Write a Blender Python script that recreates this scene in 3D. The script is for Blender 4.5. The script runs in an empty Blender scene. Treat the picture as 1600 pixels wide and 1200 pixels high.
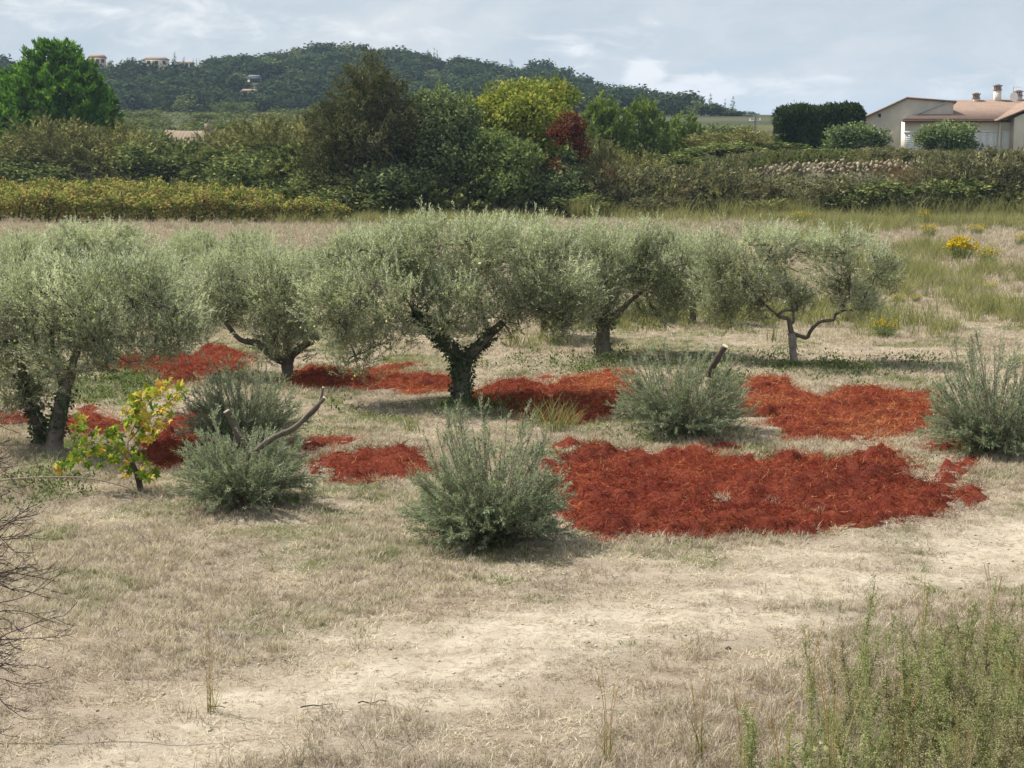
import bpy, math
import numpy as np
from mathutils import Vector
R = math.radians
scene = bpy.context.scene
COL = scene.collection

# ------------------------------------------------------------------ camera
F, VH, CH = 2537.0, 215.0, 4.67            # focal length (1600 px wide), horizon row, camera height
PITCH = math.atan((600 - VH) / F)
cam_d = bpy.data.cameras.new("camera"); cam = bpy.data.objects.new("camera", cam_d); COL.objects.link(cam)
cam_d.sensor_width = 36; cam_d.lens = F / 1600 * 36; cam_d.clip_start = .3; cam_d.clip_end = 12000
cam.location = (0, 0, CH); cam.rotation_euler = (R(90) - PITCH, 0, 0)
scene.camera = cam

# ------------------------------------------------------------------ sun, sky, exposure
TO_SUN = Vector((-.50, .26, 0)).normalized() * math.cos(R(55)) + Vector((0, 0, math.sin(R(55))))
sun_d = bpy.data.lights.new("sun", 'SUN'); sun = bpy.data.objects.new("sun", sun_d); COL.objects.link(sun)
sun_d.energy = 5.0; sun_d.angle = R(.6); sun_d.color = (1, .945, .86)
sun.rotation_euler = (-TO_SUN).to_track_quat('-Z', 'Y').to_euler()
scene.view_settings.view_transform = 'Standard'; scene.view_settings.look = 'None'
scene.view_settings.exposure = .68; scene.view_settings.gamma = 1; scene.view_settings.use_curve_mapping = False
scene.cycles.use_denoising = True; scene.cycles.denoiser = 'OPENIMAGEDENOISE'; scene.cycles.denoising_input_passes = 'RGB_ALBEDO_NORMAL'
scene.cycles.max_bounces = 6; scene.cycles.diffuse_bounces = 3; scene.cycles.transmission_bounces = 4
scene.cycles.glossy_bounces = 2; scene.cycles.volume_bounces = 0; scene.cycles.transparent_max_bounces = 4
scene.cycles.sample_clamp_indirect = 4

world = bpy.data.worlds.new("World"); scene.world = world; world.use_nodes = True
nt = world.node_tree; nt.nodes.clear()
class NT:
    """small node helper"""
    def __init__(s, t): s.t = t
    def n(s, typ, ins=None, **kw):
        nd = s.t.nodes.new(typ)
        for k, v in kw.items(): setattr(nd, k, v)
        for k, v in (ins or {}).items():
            if hasattr(v, 'is_output') or isinstance(v, bpy.types.NodeSocket): s.t.links.new(v, nd.inputs[k])
            else: nd.inputs[k].default_value = v
        return nd
    def noise(s, vec, scale, detail=4, rough=.55, dist=0):
        return s.n('ShaderNodeTexNoise', {'Vector': vec, 'Scale': scale, 'Detail': detail, 'Roughness': rough, 'Distortion': dist}).outputs[0]
    def ramp(s, fac, stops, interp='LINEAR'):
        nd = s.n('ShaderNodeValToRGB', {'Fac': fac}); cr = nd.color_ramp; cr.interpolation = interp
        while len(cr.elements) < len(stops): cr.elements.new(.5)
        for e, (p, c) in zip(cr.elements, stops):
            e.position = p; e.color = (c, c, c, 1) if isinstance(c, (int, float)) else (*c, 1)
        return nd.outputs[0]
    def mix(s, fac, a, b, blend='MIX'):
        nd = s.n('ShaderNodeMix', data_type='RGBA', blend_type=blend)
        for i, v in ((0, fac), (6, a), (7, b)):
            if isinstance(v, bpy.types.NodeSocket): s.t.links.new(v, nd.inputs[i])
            elif i == 0: nd.inputs[0].default_value = v
            else: nd.inputs[i].default_value = (*v, 1)
        return nd.outputs[2]
    def math(s, op, a, b=0., clamp=False):
        nd = s.n('ShaderNodeMath', operation=op, use_clamp=clamp)
        for i, v in ((0, a), (1, b)):
            if isinstance(v, bpy.types.NodeSocket): s.t.links.new(v, nd.inputs[i])
            else: nd.inputs[i].default_value = v
        return nd.outputs[0]
w = NT(nt)
tc = w.n('ShaderNodeTexCoord').outputs['Generated']
sky = w.n('ShaderNodeTexSky', sky_type='NISHITA', sun_disc=False, sun_elevation=R(55),
          sun_rotation=math.atan2(TO_SUN.x, TO_SUN.y), air_density=1.2, dust_density=1.5)
skyc = w.mix(1, sky.outputs[0], (.09, .09, .09), 'MULTIPLY')
mp = w.n('ShaderNodeMapping', {'Vector': tc, 'Scale': (1, 1, 2.6), 'Location': (.3, .1, 0)}).outputs[0]
big = w.noise(mp, 7.0, 6, .6, .4)
fine = w.noise(mp, 26.0, 6, .62, .5)
blend = w.math('ADD', w.math('MULTIPLY', big, .72), w.math('MULTIPLY', fine, .28))
cloud = w.ramp(blend, [(.33, (.50, .58, .67)), (.46, (.565, .635, .705)), (.56, (.645, .69, .74)), (.68, (.755, .785, .81))])
cover = w.ramp(w.noise(mp, 3.0, 3), [(.2, .82), (.7, .97)])
base = w.mix(cover, skyc, cloud)
# the bright cumulus heads low over the ridge on the right
def dirpx(u, v):
    a, b = (u - 800) / F, (600 - v) / F
    return Vector((a, math.cos(PITCH) + b * math.sin(PITCH), -math.sin(PITCH) + b * math.cos(PITCH))).normalized()
puff = None
for (u, v, su, sv) in ((1098, 140, 40, 17), (1008, 116, 22, 16), (1050, 142, 46, 10), (930, 60, 90, 22), (1560, 150, 80, 30), (1250, 130, 60, 14), (290, 35, 140, 26), (80, 25, 80, 20), (620, 45, 90, 14)):
    d = dirpx(u, v)
    df = w.n('ShaderNodeVectorMath', {0: tc, 1: d}, operation='SUBTRACT').outputs[0]
    sc = w.n('ShaderNodeVectorMath', {0: df, 1: (F / su, F / su, F / sv)}, operation='MULTIPLY').outputs[0]
    ln = w.n('ShaderNodeVectorMath', {0: sc}, operation='LENGTH').outputs['Value']
    k = w.ramp(w.math('DIVIDE', ln, 2.2), [(0, 1), (.45, .85), (1, 0)])
    if v < 110 or u > 1200: k = w.math('MULTIPLY', k, .55)
    puff = k if puff is None else w.math('MAXIMUM', puff, k)
edge = w.ramp(w.math('ADD', w.math('MULTIPLY', puff, .5), w.math('MULTIPLY', fine, 1.0)), [(.66, 0), (1.08, 1)], 'EASE')
final = w.mix(edge, base, (.86, .875, .895))
bg = w.n('ShaderNodeBackground', {'Color': final, 'Strength': .68})
nt.links.new(bg.outputs[0], w.n('ShaderNodeOutputWorld').inputs[0])

# ------------------------------------------------------------------ pixel -> place helpers
CP, SP = math.cos(PITCH), math.sin(PITCH)
def at(u, v, y):
    a, b = (u - 800) / F, (600 - v) / F
    t = y / (CP + b * SP)
    return np.array([a * t, y, CH + (-SP + b * CP) * t])
def gnd(u, v):
    a, b = (u - 800) / F, (600 - v) / F
    t = CH / (SP - b * CP)
    return np.array([a * t, (CP + b * SP) * t, 0.])
def ydist(v): return gnd(800, v)[1]

# ------------------------------------------------------------------ numpy noise
def _h(ix, iy, s):
    n = (ix.astype(np.int64) * 374761393 + iy.astype(np.int64) * 668265263 + s * 982451653) & 0x7fffffff
    n = ((n ^ (n >> 13)) * 1274126177) & 0x7fffffff
    return ((n ^ (n >> 16)) & 0xffff) / 65535.
def vnoise(x, y, s=0):
    x = np.asarray(x, float); y = np.asarray(y, float)
    ix, iy = np.floor(x), np.floor(y); fx, fy = x - ix, y - iy
    fx = fx * fx * (3 - 2 * fx); fy = fy * fy * (3 - 2 * fy)
    a, b, c, d = _h(ix, iy, s), _h(ix + 1, iy, s), _h(ix, iy + 1, s), _h(ix + 1, iy + 1, s)
    return (a * (1 - fx) + b * fx) * (1 - fy) + (c * (1 - fx) + d * fx) * fy
def fbm(x, y, s=0, o=4):
    r, a, t = 0, 1., 0
    for i in range(o):
        r = r + a * vnoise(x * 2 ** i, y * 2 ** i, s + i); t += a; a *= .5
    return r / t
def sst(a, b, x):
    t = np.clip((x - a) / (b - a), 0, 1); return t * t * (3 - 2 * t)

# ------------------------------------------------------------------ terrain
SKYL = [(-700, 130), (-300, 108), (0, 98), (150, 97), (320, 98), (360, 104), (400, 107), (450, 104), (500, 92), (560, 90), (620, 97), (700, 109), (760, 115),
        (800, 121), (860, 128), (900, 141), (950, 158), (1000, 167), (1060, 169), (1110, 175), (1150, 184), (1200, 193), (1300, 203), (2600, 206)]
HX = np.array([(u - 800) * 700 / F for u, v in SKYL]); HZ = np.array([CH + (VH - (v + 13)) * 700 / F for u, v in SKYL])
def T(x, y):
    x = np.asarray(x, float); y = np.asarray(y, float)
    plain = np.interp(y, [0, 128, 152, 300, 450, 560, 3000], [0, 0, 2.0, 6.4, 10.8, 12, 12])
    bank = 3.1 * sst(100.5, 107, y) * sst(6, 14, x)
    z = np.maximum(plain, bank)
    ridge = np.maximum(np.interp(x, HX, HZ) - 12, 0) * sst(440, 690, y) * (1 - sst(800, 1150, y))
    z = z + ridge
    z = z + (fbm(x * .35, y * .35, 3, 3) - .5) * .16 * sst(8, 14, y) + (fbm(x * 1.7, y * 1.7, 9, 3) - .5) * .07 * (1 - sst(60, 120, y))
    return z

# ground cover masks, laid out as patches on the ground (position from the survey of the photo)
def patch(x, y, lst, noise_s):
    m = np.zeros_like(x)
    for (u, v, ru, rv, k) in lst:
        c = gnd(u, v); rx = ru * c[1] / F; ry = abs(ydist(v - rv) - ydist(v + rv)) / 2
        q = ((x - c[0]) / rx) ** 2 + ((y - c[1]) / ry) ** 2
        m = np.maximum(m, k * np.exp(-q))
    return m
SOIL = [(640, 1048, 120, 18, 1), (500, 1165, 90, 16, .95), (700, 1105, 110, 16, .85), (880, 988, 160, 14, 1), (960, 965, 110, 10, .9), (1120, 968, 110, 14, 1),
        (1250, 912, 120, 10, .9), (1400, 900, 120, 10, 1), (1540, 852, 150, 16, 1), (1290, 868, 130, 10, .85), (1180, 930, 160, 14, .7), (1420, 870, 140, 12, .7),
        (300, 1140, 120, 18, .6), (520, 1000, 160, 14, .55), (220, 1000, 120, 14, .5), (800, 1060, 160, 18, .6), (1000, 1100, 100, 16, .35), (1590, 830, 90, 12, .8),
        (1120, 545, 130, 8, .95), (1300, 550, 140, 8, 1), (900, 525, 90, 10, .8), (1480, 494, 70, 7, .95), (560, 690, 90, 6, .8), (600, 676, 60, 5, .6),
        (1340, 702, 130, 10, .6), (440, 925, 90, 10, .45), (330, 905, 60, 8, .4), (1180, 690, 60, 8, .4), (1000, 880, 90, 8, .4), (430, 1110, 90, 12, .6)]
GREEN = [(560, 650, 130, 16, .7), (1180, 700, 60, 8, .6), (1330, 800, 60, 8, .4), (1000, 690, 90, 8, .7), (330, 640, 80, 14, .5), (770, 632, 70, 10, 1), (930, 575, 130, 18, .62), (1310, 580, 170, 20, .62), (200, 600, 90, 30, .9), (900, 668, 90, 16, .7), (1130, 610, 60, 16, .6), (1000, 495, 150, 16, .9), (1180, 490, 200, 20, .8),
         (100, 832, 70, 18, .6), (510, 880, 40, 8, .7), (650, 955, 60, 8, .5), (870, 945, 50, 7, .7), (990, 1010, 110, 12, .7), (640, 630, 90, 16, .5), (560, 560, 120, 14, .55), (1430, 430, 60, 18, .9), (1560, 485, 50, 28, .9),
         (1360, 500, 80, 18, .9), (1080, 430, 130, 20, .5), (840, 545, 60, 12, .6), (60, 770, 90, 22, .7), (690, 1160, 50, 14, .45), (1350, 850, 40, 8, .5), (1490, 460, 40, 8, .7), (340, 770, 60, 14, .5), (760, 850, 90, 14, .6),
         (1360, 1130, 260, 90, .5), (170, 1060, 80, 14, .3), (1230, 1010, 90, 14, .3), (420, 990, 70, 8, .35), (1190, 710, 40, 7, .7), (1240, 640, 60, 8, .3), (960, 700, 40, 8, .4)]
DARK_PATCH = [(620, 620, 90, 16, .9), (560, 600, 120, 12, .3), (1400, 570, 100, 14, .4), (620, 400, 900, 30, .3)]  # patches where the ground colour is mixed darker
# wheel track running from lower left to the right edge
TRK = np.array([gnd(u, v)[:2] for u, v in ((-80, 1330), (200, 1190), (420, 1110), (640, 1048), (880, 985), (1120, 955), (1300, 905), (1450, 872), (1620, 832), (2000, 790))])
def track_d(x, y):
    o = np.interp(x, TRK[:, 0], TRK[:, 1]); return np.abs(y - o)
def masks(x, y):
    n1 = fbm(x * .9, y * .9, 21, 4); n2 = fbm(x * 2.3, y * 2.3, 31, 4); n3 = fbm(x * .25, y * .25, 41, 3)
    n4 = fbm(x * .7 + 3, y * 2.6, 51, 5)
    trk = (.60 * np.exp(-(track_d(x, y) / 1.5) ** 2) + .10 * sst(4., 1., track_d(x, y))) * (y < 30)
    soil = np.clip(patch(x, y, SOIL, 0) * .55 + trk + (n4 - .5) * 1.5 * (.35 + .65 * (patch(x, y, SOIL, 0) + trk)) - .02, 0, 1)
    green = np.clip(sst(.28, .8, patch(x, y, GREEN, 0) + (n1 - .5) * .9) + sst(.50, .68, n1) * .75 * sst(10, 17, y) * (1 - .3 * sst(20, 13, y)), 0, 1)
    green = np.maximum(green, sst(70, 96, y) * sst(.42, .6, n3 * .6 + n1 * .4) * .6 * (y < 128))
    dark_patch = np.clip(patch(x, y, DARK_PATCH, 0) + (n1 - .55) * .6, 0, 1)
    green *= (1 - .8 * soil)
    return soil, green, dark_patch

# ------------------------------------------------------------------ mesh builder
class MB:
    def __init__(s): s.v = []; s.f4 = []; s.f3 = []; s.t = []; s.n = 0; s.m4 = []; s.m3 = []
    def add(s, v, f4=None, f3=None, tint=.5, mat=0):
        v = np.asarray(v, float).reshape(-1, 3)
        if f4 is not None and len(f4): s.f4.append(np.asarray(f4) + s.n); s.m4.append(np.full(len(f4), mat))
        if f3 is not None and len(f3): s.f3.append(np.asarray(f3) + s.n); s.m3.append(np.full(len(f3), mat))
        s.v.append(v); s.t.append(np.broadcast_to(np.asarray(tint, float), (len(v),)).copy()); s.n += len(v)
    def box(s, c, d, tint=.5, rz=0, mat=0):
        x, y, z = np.array(d) / 2
        p = np.array([[-x, -y, -z], [x, -y, -z], [x, y, -z], [-x, y, -z], [-x, -y, z], [x, -y, z], [x, y, z], [-x, y, z]])
        if rz: p = p @ np.array([[math.cos(rz), math.sin(rz), 0], [-math.sin(rz), math.cos(rz), 0], [0, 0, 1]])
        s.add(p + np.array(c), [[3, 2, 1, 0], [4, 5, 6, 7], [0, 1, 5, 4], [1, 2, 6, 5], [2, 3, 7, 6], [3, 0, 4, 7]], tint=tint, mat=mat)
    def tube(s, pts, rad, k=6, tint=.5, cap=True, mat=0):
        pts = np.asarray(pts, float); m = len(pts); rad = np.broadcast_to(np.asarray(rad, float), (m,))
        tg = np.gradient(pts, axis=0); tg /= np.linalg.norm(tg, axis=1)[:, None] + 1e-9
        ref = np.array([0, 0, 1.]) if abs(tg.mean(0)[2]) < .8 else np.array([0, 1., 0])
        a = np.cross(tg, ref); a /= np.linalg.norm(a, axis=1)[:, None] + 1e-9; b = np.cross(tg, a)
        th = np.arange(k) * 2 * math.pi / k
        v = pts[:, None] + rad[:, None, None] * (np.cos(th)[None, :, None] * a[:, None] + np.sin(th)[None, :, None] * b[:, None])
        i = np.arange(m - 1)[:, None] * k; j = np.arange(k)[None]; j2 = (j + 1) % k
        f = np.stack([i + j, i + j2, i + k + j2, i + k + j], -1).reshape(-1, 4)
        s.add(v.reshape(-1, 3), f[:, ::-1], tint=tint, mat=mat)
        if cap:
            for e, o in ((0, 0), (m - 1, (m - 1) * k)):
                ring = np.arange(k)
                vv = np.vstack([v[e], pts[e][None]])
                ff = np.stack([ring, (ring + 1) % k, np.full(k, k)], 1)
                s.add(vv, f3=ff if e else ff[:, ::-1], tint=tint, mat=mat)
    def leaves(s, P, D, N, L, W, tint, mid=.45, droop=0, mat=0):
        n = len(P); L = np.broadcast_to(L, (n,))[:, None]; W = np.broadcast_to(W, (n,))[:, None]
        S = np.cross(D, N); S /= np.linalg.norm(S, axis=1)[:, None] + 1e-9
        c = P + D * L * mid
        v = np.stack([P, c + S * W / 2, P + D * L - np.array([0, 0, 1.]) * L * droop, c - S * W / 2], 1).reshape(-1, 3)
        f = np.arange(n * 4).reshape(n, 4)
        s.add(v, f, tint=np.repeat(np.broadcast_to(tint, (n,)), 4), mat=mat)
    def spikes(s, P, Q, r, tint=.3, mat=0):
        n = len(P); D = Q - P; D = D / (np.linalg.norm(D, axis=1)[:, None] + 1e-9)
        a = np.cross(D, np.array([.31, .77, .2])); a /= np.linalg.norm(a, axis=1)[:, None] + 1e-9; b = np.cross(D, a)
        r = np.broadcast_to(r, (n,))[:, None]
        v = np.stack([P + a * r, P + (-.5 * a + .87 * b) * r, P + (-.5 * a - .87 * b) * r, Q], 1).reshape(-1, 3)
        o = np.arange(n)[:, None] * 4
        f = np.concatenate([o + [0, 1, 3], o + [1, 2, 3], o + [2, 0, 3]])
        s.add(v, f3=f, tint=np.repeat(np.broadcast_to(tint, (n,)), 4), mat=mat)
    def balls(s, P, r, tint=.5, mat=0):
        n = len(P); r = np.broadcast_to(r, (n,))
        o = np.array([[1, 0, 0], [-1, 0, 0], [0, 1, 0], [0, -1, 0], [0, 0, 1.15], [0, 0, -1.15]], float)
        v = (P[:, None] + o[None] * r[:, None, None]).reshape(-1, 3)
        t = np.array([[0, 2, 4], [2, 1, 4], [1, 3, 4], [3, 0, 4], [2, 0, 5], [1, 2, 5], [3, 1, 5], [0, 3, 5]])
        s.add(v, f3=(np.arange(n)[:, None, None] * 6 + t[None]).reshape(-1, 3), tint=np.repeat(np.broadcast_to(tint, (n,)), 6), mat=mat)
    def mesh(s, name, mats, smooth=False):
        me = bpy.data.meshes.new(name)
        v = np.concatenate(s.v); me.vertices.add(len(v)); me.vertices.foreach_set('co', v.ravel())
        f4 = np.concatenate(s.f4) if s.f4 else np.zeros((0, 4), int); f3 = np.concatenate(s.f3) if s.f3 else np.zeros((0, 3), int)
        li = np.concatenate([f4.ravel(), f3.ravel()]).astype(np.int32)
        st = np.concatenate([np.arange(len(f4)) * 4, len(f4) * 4 + np.arange(len(f3)) * 3]).astype(np.int32)
        me.loops.add(len(li)); me.loops.foreach_set('vertex_index', li)
        me.polygons.add(len(st)); me.polygons.foreach_set('loop_start', st)
        if not isinstance(mats, (list, tuple)): mats = [mats]
        for m in mats: me.materials.append(m)
        if len(mats) > 1:
            mi = np.concatenate(s.m4 + s.m3).astype(np.int32)
            me.polygons.foreach_set('material_index', mi)
        me.update(calc_edges=True)
        at_ = me.attributes.new('tint', 'FLOAT', 'POINT'); at_.data.foreach_set('value', np.concatenate(s.t).astype(np.float32))
        if smooth: me.polygons.foreach_set('use_smooth', np.ones(len(st), bool))
        me.validate()
        return me
    def build(s, name, mats, parent=None, smooth=False, kind=None, label=None):
        o = bpy.data.objects.new(name, s.mesh(name, mats, smooth)); COL.objects.link(o)
        if parent is not None:
            o.parent = parent
        if kind: o['kind'] = kind
        if label: o['label'] = label
        return o

def tag(o, label, cat, group=None, kind=None):
    o['label'] = label; o['category'] = cat
    if group: o['group'] = group
    if kind: o['kind'] = kind
    return o
def thing(name, label, cat, loc=(0, 0, 0), rz=0, group=None):
    o = bpy.data.objects.new(name, None); COL.objects.link(o); o.location = loc; o.rotation_euler = (0, 0, rz)
    o.empty_display_size = .2
    return tag(o, label, cat, group)
def dup(root, loc, rz=0, scale=(1, 1, 1), label=None, group=None):
    def cp(o, parent):
        c = o.copy(); COL.objects.link(c)
        if parent is not None: c.parent = parent
        for ch in kids.get(o.name, []): cp(ch, c)
        return c
    kids = {}
    for ch in root.children_recursive: kids.setdefault(ch.parent.name, []).append(ch)
    r = cp(root, None); r.location = loc; r.rotation_euler = (0, 0, rz); r.scale = scale
    if label: r['label'] = label
    if group: r['group'] = group
    return r
def unit(v): return v / (np.linalg.norm(v, axis=-1, keepdims=True) + 1e-9)
def rdir(rng, n):
    return unit(rng.normal(size=(n, 3)))

# ------------------------------------------------------------------ materials
def new_mat(name):
    m = bpy.data.materials.new(name); m.use_nodes = True; m.node_tree.nodes.clear(); return m, NT(m.node_tree)
def out(m, t, sh, disp=None): m.node_tree.links.new(sh, t.n('ShaderNodeOutputMaterial').inputs[0])
def leaf_mat(name, stops, back=None, trans=.28, gloss=.05, hue=0):
    """tint attribute -> colour ramp; optional paler underside; some light passes through the blade"""
    m, t = new_mat(name)
    a = t.n('ShaderNodeAttribute', attribute_name='tint').outputs['Fac']
    c = t.ramp(a, stops)
    if back:
        g = t.n('ShaderNodeNewGeometry').outputs['Backfacing']
        c = t.mix(t.math('MULTIPLY', g, .85), c, t.ramp(a, back))
    d = t.n('ShaderNodeBsdfDiffuse', {'Color': c})
    tr = t.n('ShaderNodeBsdfTranslucent', {'Color': t.mix(1, c, (1.15, 1.2, .75), 'MULTIPLY')})
    s = t.n('ShaderNodeMixShader', {0: trans, 1: d.outputs[0], 2: tr.outputs[0]}).outputs[0]
    if gloss > .055:
        gl = t.n('ShaderNodeBsdfGlossy', {'Color': (1, 1, 1, 1), 'Roughness': .6})
        s = t.n('ShaderNodeMixShader', {0: gloss * .4, 1: s, 2: gl.outputs[0]}).outputs[0]
    out(m, t, s); return m
def rough_mat(name, c1, c2, scale=8, bump=.3, detail=6, c3=None, stretch=(1, 1, 1), rough=.95):
    m, t = new_mat(name)
    o = t.n('ShaderNodeMapping', {'Vector': t.n('ShaderNodeTexCoord').outputs['Object'], 'Scale': stretch}).outputs[0]
    n = t.noise(o, scale, detail, .65); n2 = t.noise(o, scale * .17, 3)
    c = t.ramp(n, [(.3, c1), (.7, c2)])
    if c3: c = t.mix(t.ramp(n2, [(.45, 0), (.65, 1)]), c, c3)
    p = t.n('ShaderNodeBsdfPrincipled', {'Base Color': c, 'Roughness': rough, 'Specular IOR Level': .15})
    if bump:
        b = t.n('ShaderNodeBump', {'Height': n, 'Strength': bump, 'Distance': .03}); m.node_tree.links.new(b.outputs[0], p.inputs['Normal'])
    out(m, t, p.outputs[0]); return m
M = {}
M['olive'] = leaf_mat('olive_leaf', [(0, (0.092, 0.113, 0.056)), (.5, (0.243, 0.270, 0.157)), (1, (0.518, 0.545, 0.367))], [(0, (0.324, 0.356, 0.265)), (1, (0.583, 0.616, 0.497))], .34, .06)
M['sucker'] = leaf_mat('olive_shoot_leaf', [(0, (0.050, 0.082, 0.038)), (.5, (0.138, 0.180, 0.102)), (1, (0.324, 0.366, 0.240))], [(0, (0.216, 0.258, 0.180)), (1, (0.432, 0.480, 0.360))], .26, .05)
M['ivy'] = leaf_mat('ivy_leaf', [(0, (.012, .026, .008)), (.6, (.035, .075, .018)), (1, (.10, .18, .04))], None, .2, .08)
M['bark'] = rough_mat('olive_bark', (.055, .044, .034), (.155, .125, .10), 9, .8, 8, (.21, .18, .15), (1, 1, .35))
M['darkbark'] = rough_mat('dark_bark', (.035, .027, .02), (.09, .07, .055), 14, .5, 6, None, (1, 1, .3))
M['cutwood'] = rough_mat('cut_wood', (.55, .47, .34), (.72, .64, .5), 30, .1)
M['fruit'] = leaf_mat('olive_fruit', [(0, (.26, .31, .06)), (.6, (.50, .52, .15)), (1, (.72, .70, .32))], None, .2, .1)
M['bramble'] = leaf_mat('bramble_leaf', [(0, (0.050, 0.070, 0.027)), (.5, (0.129, 0.157, 0.059)), (1, (0.301, 0.323, 0.126))], None, .22, .03)
M['brownolive'] = leaf_mat('feathery_leaf', [(0, (0.073, 0.082, 0.034)), (.5, (0.167, 0.167, 0.073)), (1, (0.416, 0.388, 0.167))], None, .2, .03)
M['greygreen'] = leaf_mat('thicket_leaf', [(0, (0.061, 0.065, 0.037)), (.5, (0.156, 0.156, 0.085)), (1, (0.354, 0.329, 0.189))], None, .2, .02)
M['conifer'] = leaf_mat('dark_conifer_leaf', [(0, (0.038, 0.045, 0.022)), (.5, (0.087, 0.094, 0.045)), (1, (0.213, 0.202, 0.101))], None, .2, .02)
M['ash'] = leaf_mat('broad_leaf', [(0, (0.059, 0.084, 0.039)), (.5, (0.137, 0.179, 0.082)), (1, (0.329, 0.379, 0.175))], None, .22, .03)
M['yellowgreen'] = leaf_mat('yellowing_leaf', [(0, (.085, .125, .03)), (.5, (.22, .25, .05)), (1, (.47, .43, .10))], None, .35, .03)
M['fig'] = leaf_mat('pale_green_leaf', [(0, (0.067, 0.090, 0.040)), (.5, (0.143, 0.187, 0.067)), (1, (0.300, 0.346, 0.134))], None, .3, .03)
M['red'] = leaf_mat('red_leaf', [(0, (.045, .014, .011)), (.6, (.13, .034, .022)), (1, (.30, .11, .055))], None, .3, .03)
M['pine'] = leaf_mat('pine_needle', [(0, (0.041, 0.094, 0.019)), (.5, (0.104, 0.214, 0.034)), (1, (0.233, 0.400, 0.065))], None, .25, .02)
M['pinelight'] = leaf_mat('light_pine_needle', [(0, (0.072, 0.108, 0.029)), (.5, (0.151, 0.209, 0.050)), (1, (0.288, 0.353, 0.101))], None, .25, .02)
M['cypress'] = leaf_mat('cypress_leaf', [(0, (0.020, 0.037, 0.015)), (.5, (0.051, 0.077, 0.030)), (1, (0.126, 0.160, 0.068))], None, .12, .02)
M['deadleaf'] = leaf_mat('dead_leaf', [(0, (.09, .05, .025)), (.5, (.20, .115, .055)), (1, (.36, .24, .12))], None, .2, .02)
M['wood'] = leaf_mat('far_oak_leaf', [(0, (0.019, 0.031, 0.015)), (.5, (0.041, 0.062, 0.028)), (1, (0.090, 0.117, 0.048))], None, .15, .02)
M['vine'] = leaf_mat('autumn_vine_leaf', [(0, (.075, .105, .03)), (.3, (.21, .25, .07)), (.58, (.38, .35, .12)), (.84, (.39, .28, .12)), (1, (.20, .12, .065))], None, .35, .02)
M['drygrass'] = leaf_mat('dry_grass', [(0, (.18, .135, .09)), (.5, (.42, .355, .26)), (1, (.65, .59, .46))], None, .22, .03)
M['greygrass'] = leaf_mat('grey_dry_grass', [(0, (.14, .105, .085)), (.5, (.36, .30, .238)), (1, (.59, .525, .43))], None, .22, .02)
M['greengrass'] = leaf_mat('green_grass', [(0, (.045, .07, .02)), (.5, (.12, .16, .055)), (1, (.30, .31, .14))], None, .3, .03)
M['talgrass'] = leaf_mat('tall_green_grass', [(0, (.085, .10, .04)), (.5, (.20, .205, .09)), (1, (.40, .365, .19))], None, .32, .03)
M['cover'] = leaf_mat('ground_cover', [(0, (0.040, 0.065, 0.023)), (.5, (0.100, 0.144, 0.050)), (1, (0.234, 0.270, 0.108))], None, .25, .03)
M['yellowflower'] = leaf_mat('yellow_flower', [(0, (.30, .20, .01)), (1, (.72, .55, .02))], None, .2, 0)
M['weed'] = leaf_mat('weed_leaf', [(0, (0.099, 0.138, 0.053)), (.5, (0.231, 0.275, 0.110)), (1, (0.451, 0.473, 0.231))], None, .3, .03)
M['weeddry'] = leaf_mat('dry_weed_leaf', [(0, (.075, .075, .045)), (.5, (.19, .175, .105)), (1, (.38, .33, .21))], None, .3, .03)
M['weedstem'] = leaf_mat('weed_stem', [(0, (0.130, 0.143, 0.058)), (1, (0.338, 0.325, 0.143))], None, .1, 0)
M['bud'] = leaf_mat('weed_bud', [(0, (.16, .14, .065)), (.5, (.33, .29, .165)), (1, (.55, .49, .33))], None, .25, 0)
M['straw'] = leaf_mat('straw_stalk', [(0, (.34, .19, .06)), (.5, (.46, .33, .14)), (1, (.62, .54, .34))], None, .2, .03)
M['marc'] = leaf_mat('red_strand', [(0, (.060, .013, .010)), (.4, (.20, .034, .020)), (.75, (.34, .085, .032)), (1, (.54, .29, .13))], None, .25, .03)
M['twig'] = rough_mat('bare_twig', (.045, .03, .03), (.10, .075, .07), 30, .2)
M['cane'] = rough_mat('dry_cane', (.20, .15, .12), (.32, .26, .21), 30, .2)

# ------------------------------------------------------------------ ground sheet: ground, dirt track, hill
gm, g = new_mat('field_soil_and_straw')
oc = g.n('ShaderNodeTexCoord').outputs['Object']
ca = g.n('ShaderNodeSeparateColor', {0: g.n('ShaderNodeAttribute', attribute_name='cover').outputs['Color']})
fld = g.n('ShaderNodeAttribute', attribute_name='field').outputs['Color']
far = g.n('ShaderNodeAttribute', attribute_name='far').outputs['Fac']
st1 = g.noise(g.n('ShaderNodeMapping', {'Vector': oc, 'Scale': (1, 3.5, 1), 'Rotation': (0, 0, .5)}).outputs[0], 26, 8, .7, .8)
st2 = g.noise(g.n('ShaderNodeMapping', {'Vector': oc, 'Scale': (3.5, 1, 1), 'Rotation': (0, 0, .35)}).outputs[0], 30, 8, .7, .8)
md = g.noise(oc, 3.1, 8, .65); lg = g.noise(oc, .55, 6, .6)
dry = g.ramp(g.math('ADD', g.math('MULTIPLY', st1, .5), g.math('MULTIPLY', st2, .5)), [(.33, (.18, .14, .10)), (.5, (.355, .298, .225)), (.68, (.52, .46, .365))])
dry = g.mix(g.ramp(md, [(.42, 0), (.62, .8)]), dry, g.mix(st1, (.145, .10, .07), (.30, .225, .165)))
dry = g.mix(g.ramp(lg, [(.40, 0), (.66, .65)]), dry, g.mix(st2, (.13, .105, .08), (.36, .31, .25)))
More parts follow.
